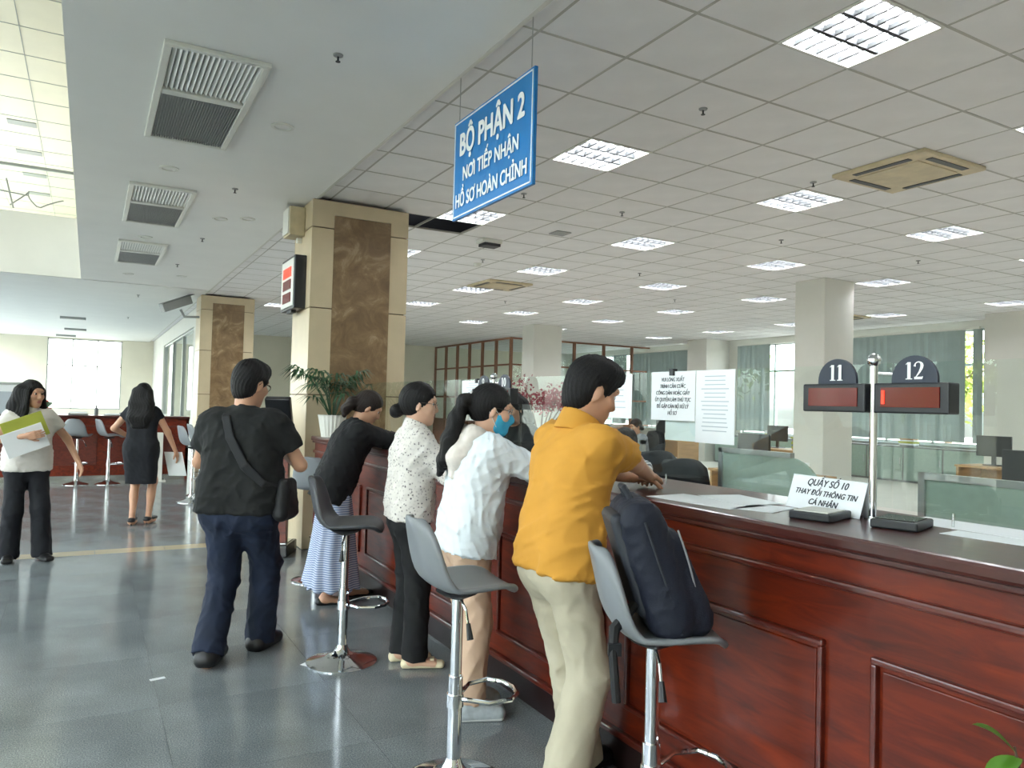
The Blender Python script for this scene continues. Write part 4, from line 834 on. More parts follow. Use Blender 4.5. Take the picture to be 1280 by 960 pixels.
def ik(a, c, l1, l2, pole):
    d = c-a; L = np.linalg.norm(d); mx = (l1+l2)*.998
    if L > mx: c = a+d/L*mx; d = c-a; L = mx
    x = (l1*l1-l2*l2+L*L)/(2*L); y = math.sqrt(max(0, l1*l1-x*x)); dn = d/L; p = pole-dn*(pole@dn); return a+dn*x+nrm(p)*y, c
def hand(F, wr, d, nrm_palm, s, side, curl=.5):
    # palm slab, four fingers of two bent segments, thumb at the side of the palm
    d = nrm(d); pn = nrm(nrm_palm-d*(nrm_palm@d)); lat = np.cross(d, pn)*side
    F.slab(wr+d*.015*s, wr+d*.08*s, lat, .016*s, .028*s, .015*s, .012*s, k=.012)
    for q, (o_, L) in enumerate(((.03, .07), (.011, .078), (-.01, .073), (-.029, .058))):
        b = wr+d*.08*s+lat*o_*s; dd = nrm(d+pn*curl*.6); m_ = b+dd*L*.55*s; d2 = nrm(d+pn*curl*1.9); F.cone(b, m_, .0095*s, .0085*s, k=.004); F.cone(m_, m_+d2*L*.5*s, .0085*s, .007*s, k=.004)
    tb = wr+d*.03*s+lat*.03*s; td = nrm(d*.75+lat*.6+pn*.35); m_ = tb+td*.04*s; F.cone(tb, m_, .012*s, .0105*s, k=.012); F.cone(m_, m_+nrm(td+d*.5+pn*.3)*.03*s, .0105*s, .008*s, k=.005)
def person(name, label, base, phi, h, P, res=.010, group=None):
    s = h/1.65; fem = P.get('female', True); fat = P.get('fat', 1.); up = V(0, 0, 1); fw = V(math.cos(phi), math.sin(phi), 0); lf = V(-math.sin(phi), math.cos(phi), 0); B = V(base[0], base[1], 0)
    W = lambda q: fw*q[0]+lf*q[1]+up*q[2]        # everything relative to base, the object is moved to B
    hip = W(P.get('hip', (0, 0, .90*s))); lean = math.radians(P.get('lean', 0)); tw = math.radians(P.get('twist', 0)); tl = math.radians(P.get('tilt', 0))
    t = nrm(fw*math.sin(lean)+lf*math.sin(tl)+up*math.cos(lean)*math.cos(tl)); lat = nrm(lf*math.cos(tw)-fw*math.sin(tw)); lat = nrm(lat-t*(lat@t)); tf = np.cross(lat, t)
    sw = (.152 if fem else .178)*s*P.get('shw', 1.); neck = hip+t*.50*s; shz = .455*s-P.get('drop', 0); sh = {1: hip+t*shz+lat*sw, -1: hip+t*shz-lat*sw}
    hy = math.radians(P.get('hyaw', 0)); hp = math.radians(P.get('hpitch', 0)); h0 = nrm(fw*math.cos(hy)+lf*math.sin(hy)); hf = h0*math.cos(hp)-up*math.sin(hp); hu = h0*math.sin(hp)+up*math.cos(hp); hl = np.cross(hu, hf); HM = np.stack([hf, hl, hu])
    hs = s*P.get('hs', 1.0)*1.04; hc = neck+nrm(t+hu)*.155*s+hf*.02*s; HP = lambda f_, l_, u_: hc+(hf*f_+hl*l_+hu*u_)*hs
    el = {}; wr = {}
    for sd, kk in ((1, 'L'), (-1, 'R')):
        tgt = W(P['wrist'+kk]); pole = W(P.get('elb'+kk, (-.6, sd*.5, -.7))); el[sd], wr[sd] = ik(sh[sd], tgt, .285*s, .245*s, pole)
    hj = {1: hip+lf*.085*s-up*.03*s, -1: hip-lf*.085*s-up*.03*s}; kn = {}; an = {}
    for sd, kk in ((1, 'L'), (-1, 'R')):
        tgt = W(P.get('ank'+kk, (0, sd*.09, .08*s))); kn[sd], an[sd] = ik(hj[sd], tgt, .41*s, .40*s, W(P.get('knee'+kk, (1, sd*.1, 0))))
    ft = {sd: nrm(W((math.cos(math.radians(P.get('toe'+kk, sd*8))), math.sin(math.radians(P.get('toe'+kk, sd*8))), 0))) for sd, kk in ((1, 'L'), (-1, 'R'))}
    r1 = lambda q: q*s
    def torso(F, o=0., lo_=-.04, wd=1., cuts=(), belly=0.):
        fm = 1 if fem else 1.1; g = fat
        F.slab(hip+t*r1(lo_), hip+t*r1(.06), lf, r1(.078*g*wd), r1(.07*g*wd), r1(.092*g)+o, r1(.09*g)+o, .05, cuts)
        F.slab(hip+t*r1(.06), hip+t*r1(.19), nrm(lf+lat), r1(.07*g), r1(.058*g*fm), r1(.09*g)+o, r1(.084*g)+o, .05, cuts)
        F.slab(hip+t*r1(.19)+tf*r1(.004), hip+t*r1(.36)+tf*r1(.006), lat, r1(.058*g*fm), r1(.076*g**.5*fm), r1(.084*g)+o, r1(.094*g**.5)+o, .05, cuts)
        F.slab(hip+t*r1(.36), hip+t*r1(.445), lat, r1(.08*fm), sw*.72, r1(.088)+o, r1(.056)+o, .05, cuts)
        F.cone(hip+t*r1(.43), neck+t*r1(.0), r1(.07)+o, r1(.052)+o*.7, .05, cuts)
        if belly: F.ell(hip+t*r1(.12)+tf*r1(.06), np.stack([tf, lat, t]), V(.09*s*g+belly, .14*s*g, .15*s), .06)
        if fem:
            for q in (-1, 1): F.ell(hip+t*r1(.335)+tf*r1(.075)+lat*r1(.062)*q, np.stack([tf, lat, t]), V(r1(.05)+o*.5, r1(.055)+o*.5, r1(.055)+o*.5), .04)
    body = Field(); torso(body, -.012)
    for q in (-1, 1):
        body.cone(sh[q]-t*.012*s, el[q], r1(.046), r1(.037), .03); body.cone(el[q], wr[q], r1(.038), r1(.026), .02)
        body.cone(hj[q], kn[q], r1(.076), r1(.052), .04); body.cone(kn[q], an[q], r1(.053), r1(.035), .03); body.ell(kn[q]*.62+an[q]*.38-fw*r1(.018), np.eye(3), V(.046, .046, .1)*s, .03)
    parts = [body.mesh(res*1.1, 2)]
    for q, kk in ((1, 'L'), (-1, 'R')):
        Fh = Field(); fd = nrm(wr[q]-el[q]); hd = W(P['hand'+kk]) if 'hand'+kk in P else fd; Fh.cone(wr[q]-fd*.03*s, wr[q]+nrm(hd)*.02*s, r1(.026), r1(.022), .015)
        hand(Fh, wr[q], nrm(hd), W(P.get('palm'+kk, (.2, -q*1., -.3))), s, q if P.get('flip'+kk) is None else -q, P.get('curl'+kk, .5)); parts.append(Fh.mesh(max(.0042, res*.42), 1))
        Ff = Field(); Ff.slab(an[q]*V(1, 1, 0)+up*.035-ft[q]*.03*s, an[q]*V(1, 1, 0)+up*.026+ft[q]*.12*s, np.cross(up, ft[q]), .014*s, .024*s, .03*s, .02*s, .03); Ff.cone(an[q]+up*.02, an[q]*V(1, 1, 0)+up*.04-ft[q]*.012*s, r1(.035), r1(.036), .03); parts.append(Ff.mesh(res, 1))
    H = Field(); E3 = HM
    H.ell(HP(-.012, 0, .022), E3, V(.096, .075, .094)*hs, .02); H.ell(HP(.022, 0, -.035), E3, V(.068, .06, .082)*hs, .03); H.ell(HP(.03, 0, -.075), E3, V(.052, .046, .04)*hs, .03); H.ell(HP(.066, 0, -.103), E3, V(.02, .024, .018)*hs, .025)
    H.cone(HP(.082, 0, .012), HP(.101, 0, -.028), .008*hs, .0125*hs, .016); [H.ell(HP(.092, q*.012, -.034), E3, V(.012, .009, .008)*hs, .008) for q in (-1, 1)]
    H.slab(HP(.078, 0, .03), HP(.08, 0, .03)+up*.001, hl, .036*hs, .036*hs, .01*hs, .01*hs, .02); [H.ell(HP(.06, q*.042, -.025), E3, V(.026, .022, .022)*hs, .02) for q in (-1, 1)]
    H.slab(HP(.083, 0, -.062), HP(.083, 0, -.063), hl, .016*hs, .016*hs, .0075*hs, .0075*hs, .008); H.slab(HP(.08, 0, -.073), HP(.08, 0, -.074), hl, .013*hs, .013*hs, .0085*hs, .0085*hs, .008)
    for q in (-1, 1):
        H.ell(HP(-.008, q*.074, -.012), np.stack([nrm(hf+hl*q*.45), nrm(hl*q-hf*.45), hu]), V(.019, .009, .031)*hs, .008); H.ell(HP(.092, q*.031, .006), E3, V(.016, .017, .011)*hs, .010, sub=True)
    H.cone(HP(-.02, 0, -.05), neck-t*.03*s, .05*s*(1 if fem else 1.13), .056*s*(1 if fem else 1.15), .03)
    parts.append(H.mesh(max(.0042, res*.45), 1)); lipc = HP(.088, 0, -.067)
    def mi(c): d = (c-lipc)@HM.T/hs; return ((np.abs(d[:, 1]) < .024-np.abs(d[:, 2])*.9) & (np.abs(d[:, 2]) < .0145) & (d[:, 0] > -.016)).astype(int)
    me = np_mesh(name, parts, [P.get('skin', 'skin'), 'lips'], mi); root = link(name, me); root.location = B; tag(root, label, 'person', group)
    for q in (-1, 1):
        mb = MB(); c = HP(.0725, q*.031, .005); n_ = 10
        vs = [c+(HM.T@V(math.cos(a), math.sin(a)*math.cos(b), math.sin(a)*math.sin(b)))*.0125*hs for a in np.linspace(0.01, PI/1.6, 7) for b in np.linspace(0, 2*PI, n_, endpoint=False)]
        mb.add(vs, [(i*n_+j, i*n_+(j+1) % n_, (i+1)*n_+(j+1) % n_, (i+1)*n_+j) for i in range(6) for j in range(n_)]+[tuple(range(n_))]); o = mb.build('eye', 'eye_white', root, smooth=True); o.data.materials.append(MATS['eye_dark'])
        for k, p in enumerate(o.data.polygons): p.material_index = 1 if k < 3*n_ or k == len(o.data.polygons)-1 else 0
        MB().tube([HP(.086, q*.014, .028), HP(.087, q*.03, .034), HP(.076, q*.05, .028)], [.0032*hs, .004*hs, .002*hs], 6).build('eyebrow', P.get('hair', 'hair_black'), root, smooth=True)
    J = dict(s=s, hip=hip, t=t, lat=lat, tf=tf, neck=neck, sh=sh, el=el, wr=wr, hj=hj, kn=kn, an=an, ft=ft, fw=fw, lf=lf, up=up, HP=HP, HM=HM, hf=hf, hl=hl, hu=hu, hs=hs, torso=torso, root=root, B=B, res=res, W=W, fem=fem, fat=fat)
    return J
def cloth(J, name, F, m, A=.004, seed=1, ws=1., res=None, smooth=2, vert=1.):
    F.disp = wrinkle(A, ws, seed, vert) if A else None; me = np_mesh(name, [F.mesh(res or J['res'], smooth)], [m]); return link(name, me, None, J['root'])
def top_garment(J, m, hem, sleeve, o=.012, loose=.0, A=.004, seed=1, name='shirt', flare=.0, sl_r=None, belly=0., collar=None, open_=0):
    # hem: distance below the hip point along the torso; sleeve: 0..1 upper arm, 1..2 forearm
    s, t, hip = J['s'], J['t'], J['hip']; F = Field(); low = hip-t*hem; cuts = ((low, -t),); nk = ((J['neck']+t*.012*s-J['tf']*.0, nrm(t-J['tf']*-.35)),)
    J['torso'](F, o, cuts=cuts+nk, belly=belly)
    F.slab(low-t*.04, hip+t*.08*s, J['lf'], (.08+flare)*s*J['fat'], .072*s*J['fat'], (.1+flare*.5)*s*J['fat']+o, .094*s*J['fat']+o, .05, cuts); F.slab(hip+t*.06*s, hip+t*.3*s, J['lat'], .07*s*J['fat'], .07*s*J['fat'], .092*s*J['fat']+o+loose, .088*s+o+loose, .05, cuts)
    for q in (-1, 1):
        a, b, c = J['sh'][q], J['el'][q], J['wr'][q]; r0, r1 = (sl_r or (.058, .056)); k1 = min(1, sleeve); e = a+(b-a)*k1; F.cone(a-t*.012*s, e+(b-a)*.12 if sleeve < 1 else e, r0*s+o*.6, r1*s+o*.4, .04, ((e, nrm(b-a)),) if sleeve < 1 else ())
        if sleeve > 1: e2 = b+(c-b)*(sleeve-1); F.cone(b, e2+(c-b)*.1, r1*s+o*.4, (r1-.012)*s+o*.4, .03, ((e2, nrm(c-b)),))
    ob = cloth(J, name, F, m, A, seed)
    if collar:
        c = J['neck']+t*.02*s; F2 = Field(); kc = 1. if J['fem'] else 1.15; tn = nrm(t+J['tf']*.35); F2.cone(c-t*.04*s, c+t*.06*s+J['tf']*.01, .083*s*kc, .063*s*kc, .01, ((c+t*.03*s, tn), (c-t*.035*s, -t))); l = cloth(J, 'collar', F2, collar, 0, res=.006); l.parent = ob
    return ob
def trousers(J, m, waist=.07, hemz=.06, rt=.088, rk=.068, rh=.066, A=.005, seed=2, name='trousers', o=.008):
    s, up, hip = J['s'], J['up'], J['hip']; F = Field(); top = hip+J['t']*waist*s; fat = J['fat']
    F.slab(hip-up*.06*s, top+J['t']*.02, J['lf'], .082*s*fat, .072*s*fat, .096*s*fat+o, .09*s*fat+o, .05, ((top, J['t']),)); F.ell(hip-up*.05*s-J['fw']*.04*s, np.stack([J['fw'], J['lf'], up]), V(.08, .145, .1)*s*fat, .05)
    for q in (-1, 1):
        k, a = J['kn'][q], J['an'][q]; d = nrm(a-k); e = a+d*(.08*s-hemz); F.cone(J['hj'][q]-up*.03, k, rt*s*fat, rk*s, .035); F.cone(k, e+d*.06, rk*s, rh*s, .03, ((e, d),))
    return cloth(J, name, F, m, A, seed, vert=.5)
def shoe(J, q, m, style='plain', sole=None):
    s, up = J['s'], J['up']; f_ = J['ft'][q]; l = np.cross(up, f_); a = J['an'][q]*V(1, 1, 0)+up*(J['an'][q][2]-.08*s); lift = 0; F = Field(); g = ((a+up*.004, -up),)
    if style == 'sneaker':
        F.slab(a+up*.04-f_*.045*s, a+up*.03+f_*.15*s, l, .014*s, .022*s, .048*s, .036*s, .03, g); F.cone(a+up*.06-f_*.02*s, a+up*.115-f_*.015*s, .05*s, .05*s, .03, ((a+up*.12, up),)); F.cone(a+up*.075+f_*.02, a+up*.05+f_*.1*s, .042*s, .036*s, .03, g)
    elif style == 'flat':
        F.slab(a+up*.024-f_*.05*s, a+up*.02+f_*.16*s, l, .012*s, .018*s, .032*s, .02*s, .02, g); F.cone(a+up*.085+f_*.035*s, a+up*.07+f_*.05*s, .034*s, .03*s, .01, sub=True)
    else:
        F.slab(a+up*.034-f_*.045*s, a+up*.026+f_*.165*s, l, .012*s, .02*s, .036*s, .026*s, .03, g); F.cone(a+up*.05-f_*.02*s, a+up*.08-f_*.0*s, .042*s, .044*s, .03, ((a+up*.085, up),)); F.cone(a+up*.06+f_*.02, a+up*.035+f_*.1*s, .034*s, .028*s, .03, g)
    ob = cloth(J, 'shoe', F, m, 0, res=.006)
    if sole:
        F = Field(); F.slab(a+up*.014-f_*.047*s, a+up*.014+f_*.155*s, l, .02*s, .03*s, .032*s, .024*s, .01, ((a+up*.0, -up), (a+up*.024, up))); cloth(J, 'sole', F, sole, 0, res=.006).parent = ob
    return ob
def hair(J, style, m='hair_black', tail=None, seed=3, curtains=False):
    HP, HM, hs, hu, hf = J['HP'], J['HM'], J['hs'], J['hu'], J['hf']; F = Field()
    if style == 'short':
        F.ell(HP(-.014, 0, .034), HM, V(.107, .087, .103)*hs, .02); F.ell(HP(.03, 0, .09), HM, V(.07, .066, .042)*hs, .03); F.ell(HP(-.045, 0, -.03), HM, V(.062, .068, .085)*hs, .03)
        F.ell(HP(.105, 0, -.04), HM, V(.088, .1, .098)*hs, .012, True); F.ell(HP(.02, 0, -.155), HM, V(.13, .12, .062)*hs, .02, True)
        for q in (-1, 1): F.ell(HP(.0, q*.1, -.02), HM, V(.034, .034, .048)*hs, .01, True)
    else:
        F.ell(HP(-.016, 0, .03), HM, V(.105, .085, .1)*hs, .02); F.ell(HP(-.045, 0, -.01), HM, V(.07, .074, .085)*hs, .03)
        F.ell(HP(.11, 0, -.035), HM, V(.092, .09, .097)*hs, .014, True)
        if style in ('bun', 'pony'):
            for q in (-1, 1): F.ell(HP(.03, q*.1, -.055), HM, V(.055, .034, .06)*hs, .012, True)
            F.ell(HP(-.03, 0, -.13), HM, V(.11, .1, .055)*hs, .02, True)
        if style == 'bun': F.ell(HP(-.13, 0, -.06), HM, V(.04, .044, .042)*hs, .012)
        if tail:
            P = [np.asarray(p, float) for p, r in tail]; R_ = [r for p, r in tail]
            for a, b, ra, rb in zip(P[:-1], P[1:], R_[:-1], R_[1:]): F.slab(a, b, J['hl'], ra*.7, rb*.7, ra*.6, rb*.6, .03)
    if curtains:
        for q in (-1, 1): F.slab(HP(.01, q*.075, .03), HP(.0, q*.095, -.14), J['hf'], .03, .04, .022, .026, .03); F.slab(HP(.0, q*.095, -.14), HP(.05, q*.1, -.3), J['hf'], .04, .025, .026, .018, .03)
    ang = lambda p: np.arctan2((p-J['HP'](0, 0, .05))@HM[1], (p-J['HP'](0, 0, .05))@HM[0])
    F.disp = lambda p: .0022*np.sin(ang(p)*34+6*np.sin((p@HM[2])*22))+.0016*np.sin(p@V(70, 90, 20))
    me = np_mesh('hair', [F.mesh(max(.0055, J['res']*.55), 1)], [m]); return link('hair', me, None, J['root'])
def glasses(J, rim='glasses_metal'):
    HP, hs = J['HP'], J['hs']; mb = MB()
    for q in (-1, 1):
        mb.tube([HP(.098-.006*abs(math.cos(a)), q*.033+.024*math.cos(a), .002+.018*math.sin(a)) for a in np.linspace(0, 2*PI, 18, endpoint=False)], .0018*hs, 6, closed=True); mb.tube([HP(.093, q*.057, .006), HP(.04, q*.078, .008), HP(-.005, q*.081, .006), HP(-.02, q*.08, -.01)], .0018*hs, 6)
    mb.tube([HP(.1, -.009, .004), HP(.104, 0, .007), HP(.1, .009, .004)], .0018*hs, 6); return mb.build('glasses', rim, J['root'])
# ------------------------------------------------------------------ man in the yellow polo, leaning on the counter
J = person('person', 'man in yellow polo and khaki trousers leaning forearms on the counter', (1.63, 2.5), 0., 1.68, dict(female=False, hip=(0, 0, .915), lean=9, wristR=(.56, .1, 1.185), elbR=(.7, -.9, -.2), handR=(.3, .5, -.05), palmR=(0, 0, -1), wristL=(.52, .22, 1.185), elbL=(0, .8, -.4), handL=(.6, -.4, -.05), palmL=(0, 0, -1), hyaw=-12, hpitch=22, ankL=(.2, .1, .085), ankR=(-.01, -.09, .085), toeL=4, toeR=-12), .008)
top_garment(J, 'cloth_yellow', .06, .72, .018, .006, .006, 1, 'polo_shirt', .02, (.062, .066), collar='cloth_yellow'); trousers(J, 'cloth_khaki', .07, .03, .096, .084, .088, .004)
for q in (-1, 1): shoe(J, q, 'shoe_black', sole='shoe_black')
hair(J, 'short'); s = J['s']
p = J['hip']-J['fw']*.115-J['lf']*.075+J['up']*.0; MB().obox(p, J['lf']*.055, J['up']*.003, J['fw']*.006).build('back_pocket', 'cloth_khaki', J['root'])
# ------------------------------------------------------------------ woman in the white hooded jacket and blue mask
J = person('person', 'woman in white hooded jacket and blue face mask with long ponytail', (1.62, 3.33), math.radians(-6), 1.56, dict(hip=(0.02, 0, .868), lean=8, wristR=(.5, -.02, 1.17), elbR=(.1, -.9, -.5), palmR=(0, 0, -1), wristL=(.5, .2, 1.17), elbL=(0, .9, -.5), palmL=(0, 0, -1), hyaw=-12, hpitch=12, ankL=(.06, .07, .075), ankR=(.02, -.08, .075), toeR=-15, toeL=0, skin='skin_pale'), .008)
top_garment(J, 'cloth_white', .085, 1.92, .024, .014, .006, 4, 'hooded_jacket', .014, (.066, .06)); trousers(J, 'cloth_beige', .03, .08, .092, .08, .08, .005, 5)
F = Field(); n = J['neck']; b = -J['tf']; t = J['t']; s = J['s']; F.slab(n+b*.07+t*.01, n+b*.13-t*.12, J['lat'], .075, .05, .04, .045, .03); F.slab(n+b*.115-t*.1, n+b*.12-t*.2, J['lat'], .05, .015, .045, .025, .03); F.slab(n-b*.04-t*.005, n+b*.07+t*.0, J['lat'], .05, .075, .03, .04, .03); cloth(J, 'hood', F, 'cloth_hood', .004, 9)
for q in (-1, 1): shoe(J, q, 'shoe_grey', 'sneaker', 'sole_white')
HP = J['HP']; hair(J, 'pony', 'hair_black', [(HP(-.1, 0, .03), .035), (HP(-.15, 0, .01), .04), (HP(-.165, .01, -.09), .055), (HP(-.17, .02, -.2), .06), (HP(-.175, .03, -.31), .045), (HP(-.18, .035, -.38), .02)])
MB().tube([HP(-.122+.004*math.cos(a), .036*math.cos(a), .022+.036*math.sin(a)) for a in np.linspace(0, 2*PI, 14, endpoint=False)], .009, 8, closed=True).build('hair_tie', 'sole_white', J['root'], smooth=True); glasses(J)
F = Field(); HM, hs = J['HM'], J['hs']; cut = ((HP(0, 0, -.012), J['hu']), (HP(.022, 0, 0), -J['hf']), (HP(0, 0, -.122), -J['hu'])); F.ell(HP(.022, 0, -.035), HM, V(.078, .069, .09)*hs, .02, cuts=cut); F.ell(HP(.03, 0, -.075), HM, V(.064, .056, .05)*hs, .02, cuts=cut); F.ell(HP(.07, 0, -.1), HM, V(.03, .034, .026)*hs, .025, cuts=cut); F.cone(HP(.09, 0, -.016), HP(.106, 0, -.035), .014*hs, .02*hs, .025, cut); mk = cloth(J, 'face_mask', F, 'mask_blue', .0015, 2, res=.005)
for q in (-1, 1): MB().tube([HP(.035, q*.068, -.025), HP(.0, q*.083, -.0), HP(-.015, q*.08, .012), HP(-.022, q*.078, -.02), HP(.03, q*.062, -.085)], .0018, 5).build('ear_loop', 'sole_white', mk)
# ------------------------------------------------------------------ woman in the floral blouse
J = person('person', 'woman in speckled white blouse, black trousers and cream flat shoes with hair bun', (1.63, 4.08), math.radians(-8), 1.57, dict(hip=(0, 0, .872), lean=2, wristR=(.33, -.02, 1.16), elbR=(-.2, -.8, -.8), palmR=(0, .3, -1), wristL=(.4, .12, 1.19), elbL=(0, .8, -.6), palmL=(0, 0, -1), hyaw=-16, hpitch=6, ankL=(.0, .07, .075), ankR=(.04, -.07, .075), toeR=-18, toeL=-10, skin='skin_pale'), .0085)
top_garment(J, 'floral', .03, 1.55, .018, .012, .004, 6, 'blouse', .006, (.06, .056), collar='floral'); trousers(J, 'cloth_black', .09, .05, .092, .074, .082, .004, 7)
for q in (-1, 1):
    sh_ = shoe(J, q, 'cream_leather', 'flat'); f_ = J['ft'][q]; a = J['an'][q]*V(1, 1, 0); MB().obox(a-f_*.045+V(0, 0, .012), f_*.022, np.cross(V(0, 0, 1), f_)*.022, V(0, 0, .012)).build('heel', 'cream_leather', sh_); MB().obox(a+f_*.1+V(0, 0, .05), f_*.012, np.cross(V(0, 0, 1), f_)*.025, V(0, 0, .006)).build('bow', 'cream_leather', sh_, bevel=.004)
hair(J, 'bun', 'hair_black'); glasses(J)
# ------------------------------------------------------------------ woman in the black jacket and long striped skirt
J = person('person', 'woman in black jacket and long blue striped skirt bending over the counter', (1.64, 5.58), math.radians(-4), 1.60, dict(hip=(-.02, 0, .87), lean=20, wristR=(.5, .1, 1.18), elbR=(.25, -.9, -.2), palmR=(0, 0, -1), wristL=(.52, .22, 1.18), elbL=(0, .8, -.4), palmL=(0, 0, -1), hyaw=-8, hpitch=32, ankL=(.16, .08, .075), ankR=(-.06, -.08, .075), hair='hair_brown'), .0085)
top_garment(J, 'cloth_black', .13, 1.75, .026, .016, .005, 8, 'jacket', .02, (.066, .062))
F = Field(); a = J['hip']; F.slab(a+V(0, 0, .06), V(a[0]*.4, a[1]*.4, .12)+J['fw']*.02, J['lf'], .075, .15, .1, .15, .03, ((V(0, 0, .13), V(0, 0, -1)),)); F.slab(a-V(0, 0, .3), V(0, 0, .1)-J['fw']*.1, J['lf'], .08, .13, .09, .11, .05, ((V(0, 0, .13), V(0, 0, -1)),))
c0 = V(0, 0, .5); fl = F; sk_ang = lambda p: np.arctan2(p[:, 1]-a[1]*.5, p[:, 0]-a[0]*.5); F.disp = lambda p: .009*np.sin(sk_ang(p)*15+2*np.sin(p[:, 2]*5))*np.clip((.95-p[:, 2])*1.6, 0, 1); link('skirt', np_mesh('skirt', [F.mesh(.0085, 1)], ['skirt_stripe']), None, J['root'])
for q in (-1, 1): shoe(J, q, 'shoe_black', 'flat')
HP = J['HP']; hair(J, 'pony', 'hair_brown', [(HP(-.09, 0, .0), .04), (HP(-.13, 0, -.03), .05), (HP(-.135, .0, -.1), .05), (HP(-.12, 0, -.15), .025)])
# ------------------------------------------------------------------ man in the black T-shirt walking away
J = person('person', 'man in black T-shirt and jeans walking away with a crossbody bag', (.79, 4.6), math.radians(58), 1.71, dict(female=False, fat=1.24, hip=(0, 0, .91), lean=2, wristR=(.26, -.12, 1.2), elbR=(-.3, -1, -1), palmR=(0, .6, .6), wristL=(.26, .12, 1.2), elbL=(-.3, 1, -1), palmL=(0, -.6, .6), hyaw=-22, hpitch=14, ankL=(-.17, .08, .1), ankR=(.17, -.08, .085), toeL=6, toeR=-10, shw=1.07, drop=.02), .0085)
top_garment(J, 'cloth_tee', .07, .62, .018, .012, .005, 10, 't_shirt', .012, (.064, .072), .02); trousers(J, 'denim', .05, .045, .094, .084, .086, .006, 11)
for q in (-1, 1): shoe(J, q, 'shoe_black', 'sneaker', 'shoe_black')
hair(J, 'short'); glasses(J, 'eye_dark'); h_, t, tf, lt_ = J['hip'], J['t'], J['tf'], J['lat']
sp = [h_+t*.47+lt_*.085+tf*.09, h_+t*.525+lt_*.085+tf*.0, h_+t*.475+lt_*.07-tf*.095, h_+t*.36-tf*.146+lt_*.02, h_+t*.2-tf*.166-lt_*.08, h_+t*.1-tf*.135-lt_*.18, h_+t*.06-tf*.03-lt_*.25]; F = Field()
for a, b in zip(sp[:-1], sp[1:]): F.slab(a, b, nrm(np.cross(b-a, tf if abs(nrm(b-a)@tf) < .8 else t)), .02, .02, .007, .007, .006)
cloth(J, 'bag_strap', F, 'bag_strap', 0, res=.006)
F = Field(); c = h_+t*.0-lt_*.265+tf*.02; F.slab(c+t*.1, c-t*.07, tf, .07, .09, .03, .045, .02); cloth(J, 'crossbody_bag', F, 'bag_black', .003, 3)
# phone in the hands
o = MB().obox((0, 0, 0), (.036, 0, 0), (0, .003, .006), (0, -.06, .05)).build('smartphone', 'kiosk_black', bevel=.004); pw = J['B']+(J['wr'][1]+J['wr'][-1])/2+J['fw']*.12+V(0, 0, .03); o.location = pw; o.rotation_euler = (0, 0, math.radians(58-90)); tag(o, 'black smartphone held by the man in the black T-shirt', 'phone')
# ------------------------------------------------------------------ woman in the dark dress walking away
J = person('person', 'woman with long hair in knee-length dark dress and heels walking to the far counter', (.55, 9.73), math.radians(70), 1.60, dict(hip=(0, 0, .88), lean=1, wristR=(.1, -.36, .83), elbR=(-.5, -.8, 0), wristL=(.22, .2, 1.0), elbL=(-.4, .9, -.4), ankL=(.0, .07, .11), ankR=(.1, -.08, .11)), .011)
F = Field(); J['torso'](F, .014); a = J['hip']
for q in (-1, 1): e = J['sh'][q]+(J['el'][q]-J['sh'][q])*.4; F.cone(J['sh'][q]-J['t']*.012, e, .055, .052, .03, ((e, nrm(J['el'][q]-J['sh'][q])),))
F.slab(a, V(0, 0, .42)+J['fw']*.04, J['lf'], .095, .085, .1, .08, .06, ((V(0, 0, .47), V(0, 0, -1)),)); cloth(J, 'dress', F, 'cloth_navy', .004, 12)
HP = J['HP']; hair(J, 'long', 'hair_black', [(HP(-.06, 0, .02), .09), (HP(-.085, 0, -.12), .105), (HP(-.1, 0, -.26), .11), (HP(-.1, 0, -.36), .08)])
for q in (-1, 1):
    sh_ = shoe(J, q, 'shoe_black', 'flat'); f_ = J['ft'][q]; a = J['an'][q]*V(1, 1, 0); MB().tube([a-f_*.04+V(0, 0, .0), a-f_*.045+V(0, 0, .04)], [.008, .018], 8).build('heel', 'shoe_black', sh_)
o = MB().obox((0, 0, 0), (.004, 0, 0), (0, .1, 0), (0, .03, .14)).build('paper_folder', 'paper'); o.location = J['B']+J['wr'][-1]+V(0, 0, -.16)+J['fw']*.03; o.rotation_euler = (0, 0, math.radians(70)); tag(o, 'white papers carried low by the woman in the dark dress', 'papers')
# ------------------------------------------------------------------ woman in the white blouse with folders
J = person('person', 'woman in white short-sleeved blouse and dark trousers carrying folders', (-.46, 8.0), math.radians(-78), 1.56, dict(hip=(0, 0, .868), lean=0, wristR=(.26, -.06, 1.12), elbR=(-.4, -.9, -.4), palmR=(0, 1, .3), wristL=(.1, .38, .88), elbL=(-.6, .6, 0), hyaw=32, hpitch=4, ankL=(.06, .13, .08), ankR=(-.02, -.11, .08), toeL=12, toeR=-12), .010)
top_garment(J, 'cloth_blouse', .06, .6, .018, .01, .005, 14, 'blouse', .01, (.06, .062), collar='cloth_blouse'); trousers(J, 'cloth_navy', .06, .03, .094, .082, .09, .005, 15)
for q in (-1, 1): shoe(J, q, 'shoe_black')
HP = J['HP']; hair(J, 'long', 'hair_black', [(HP(-.05, 0, .02), .1), (HP(-.07, 0, -.12), .12), (HP(-.07, 0, -.24), .125), (HP(-.07, 0, -.32), .09)], curtains=True)
for k, (m, dz, lab) in enumerate((('yellow_green', .05, 'yellow-green folder held against the white blouse'), ('paper', -.05, 'sheaf of white papers held under the yellow-green folder'))):
    o = MB().obox((0, 0, 0), (.15, 0, .06), (0, .006, 0), (-.04, 0, .10)).build('held_folder' if k == 0 else 'held_papers', m, bevel=.002); o.location = J['B']+J['W']((.22+.02*k, -.06, 1.13+dz)); o.rotation_euler = (0, 0, math.radians(-78+90)); tag(o, lab, 'folder' if k == 0 else 'papers')
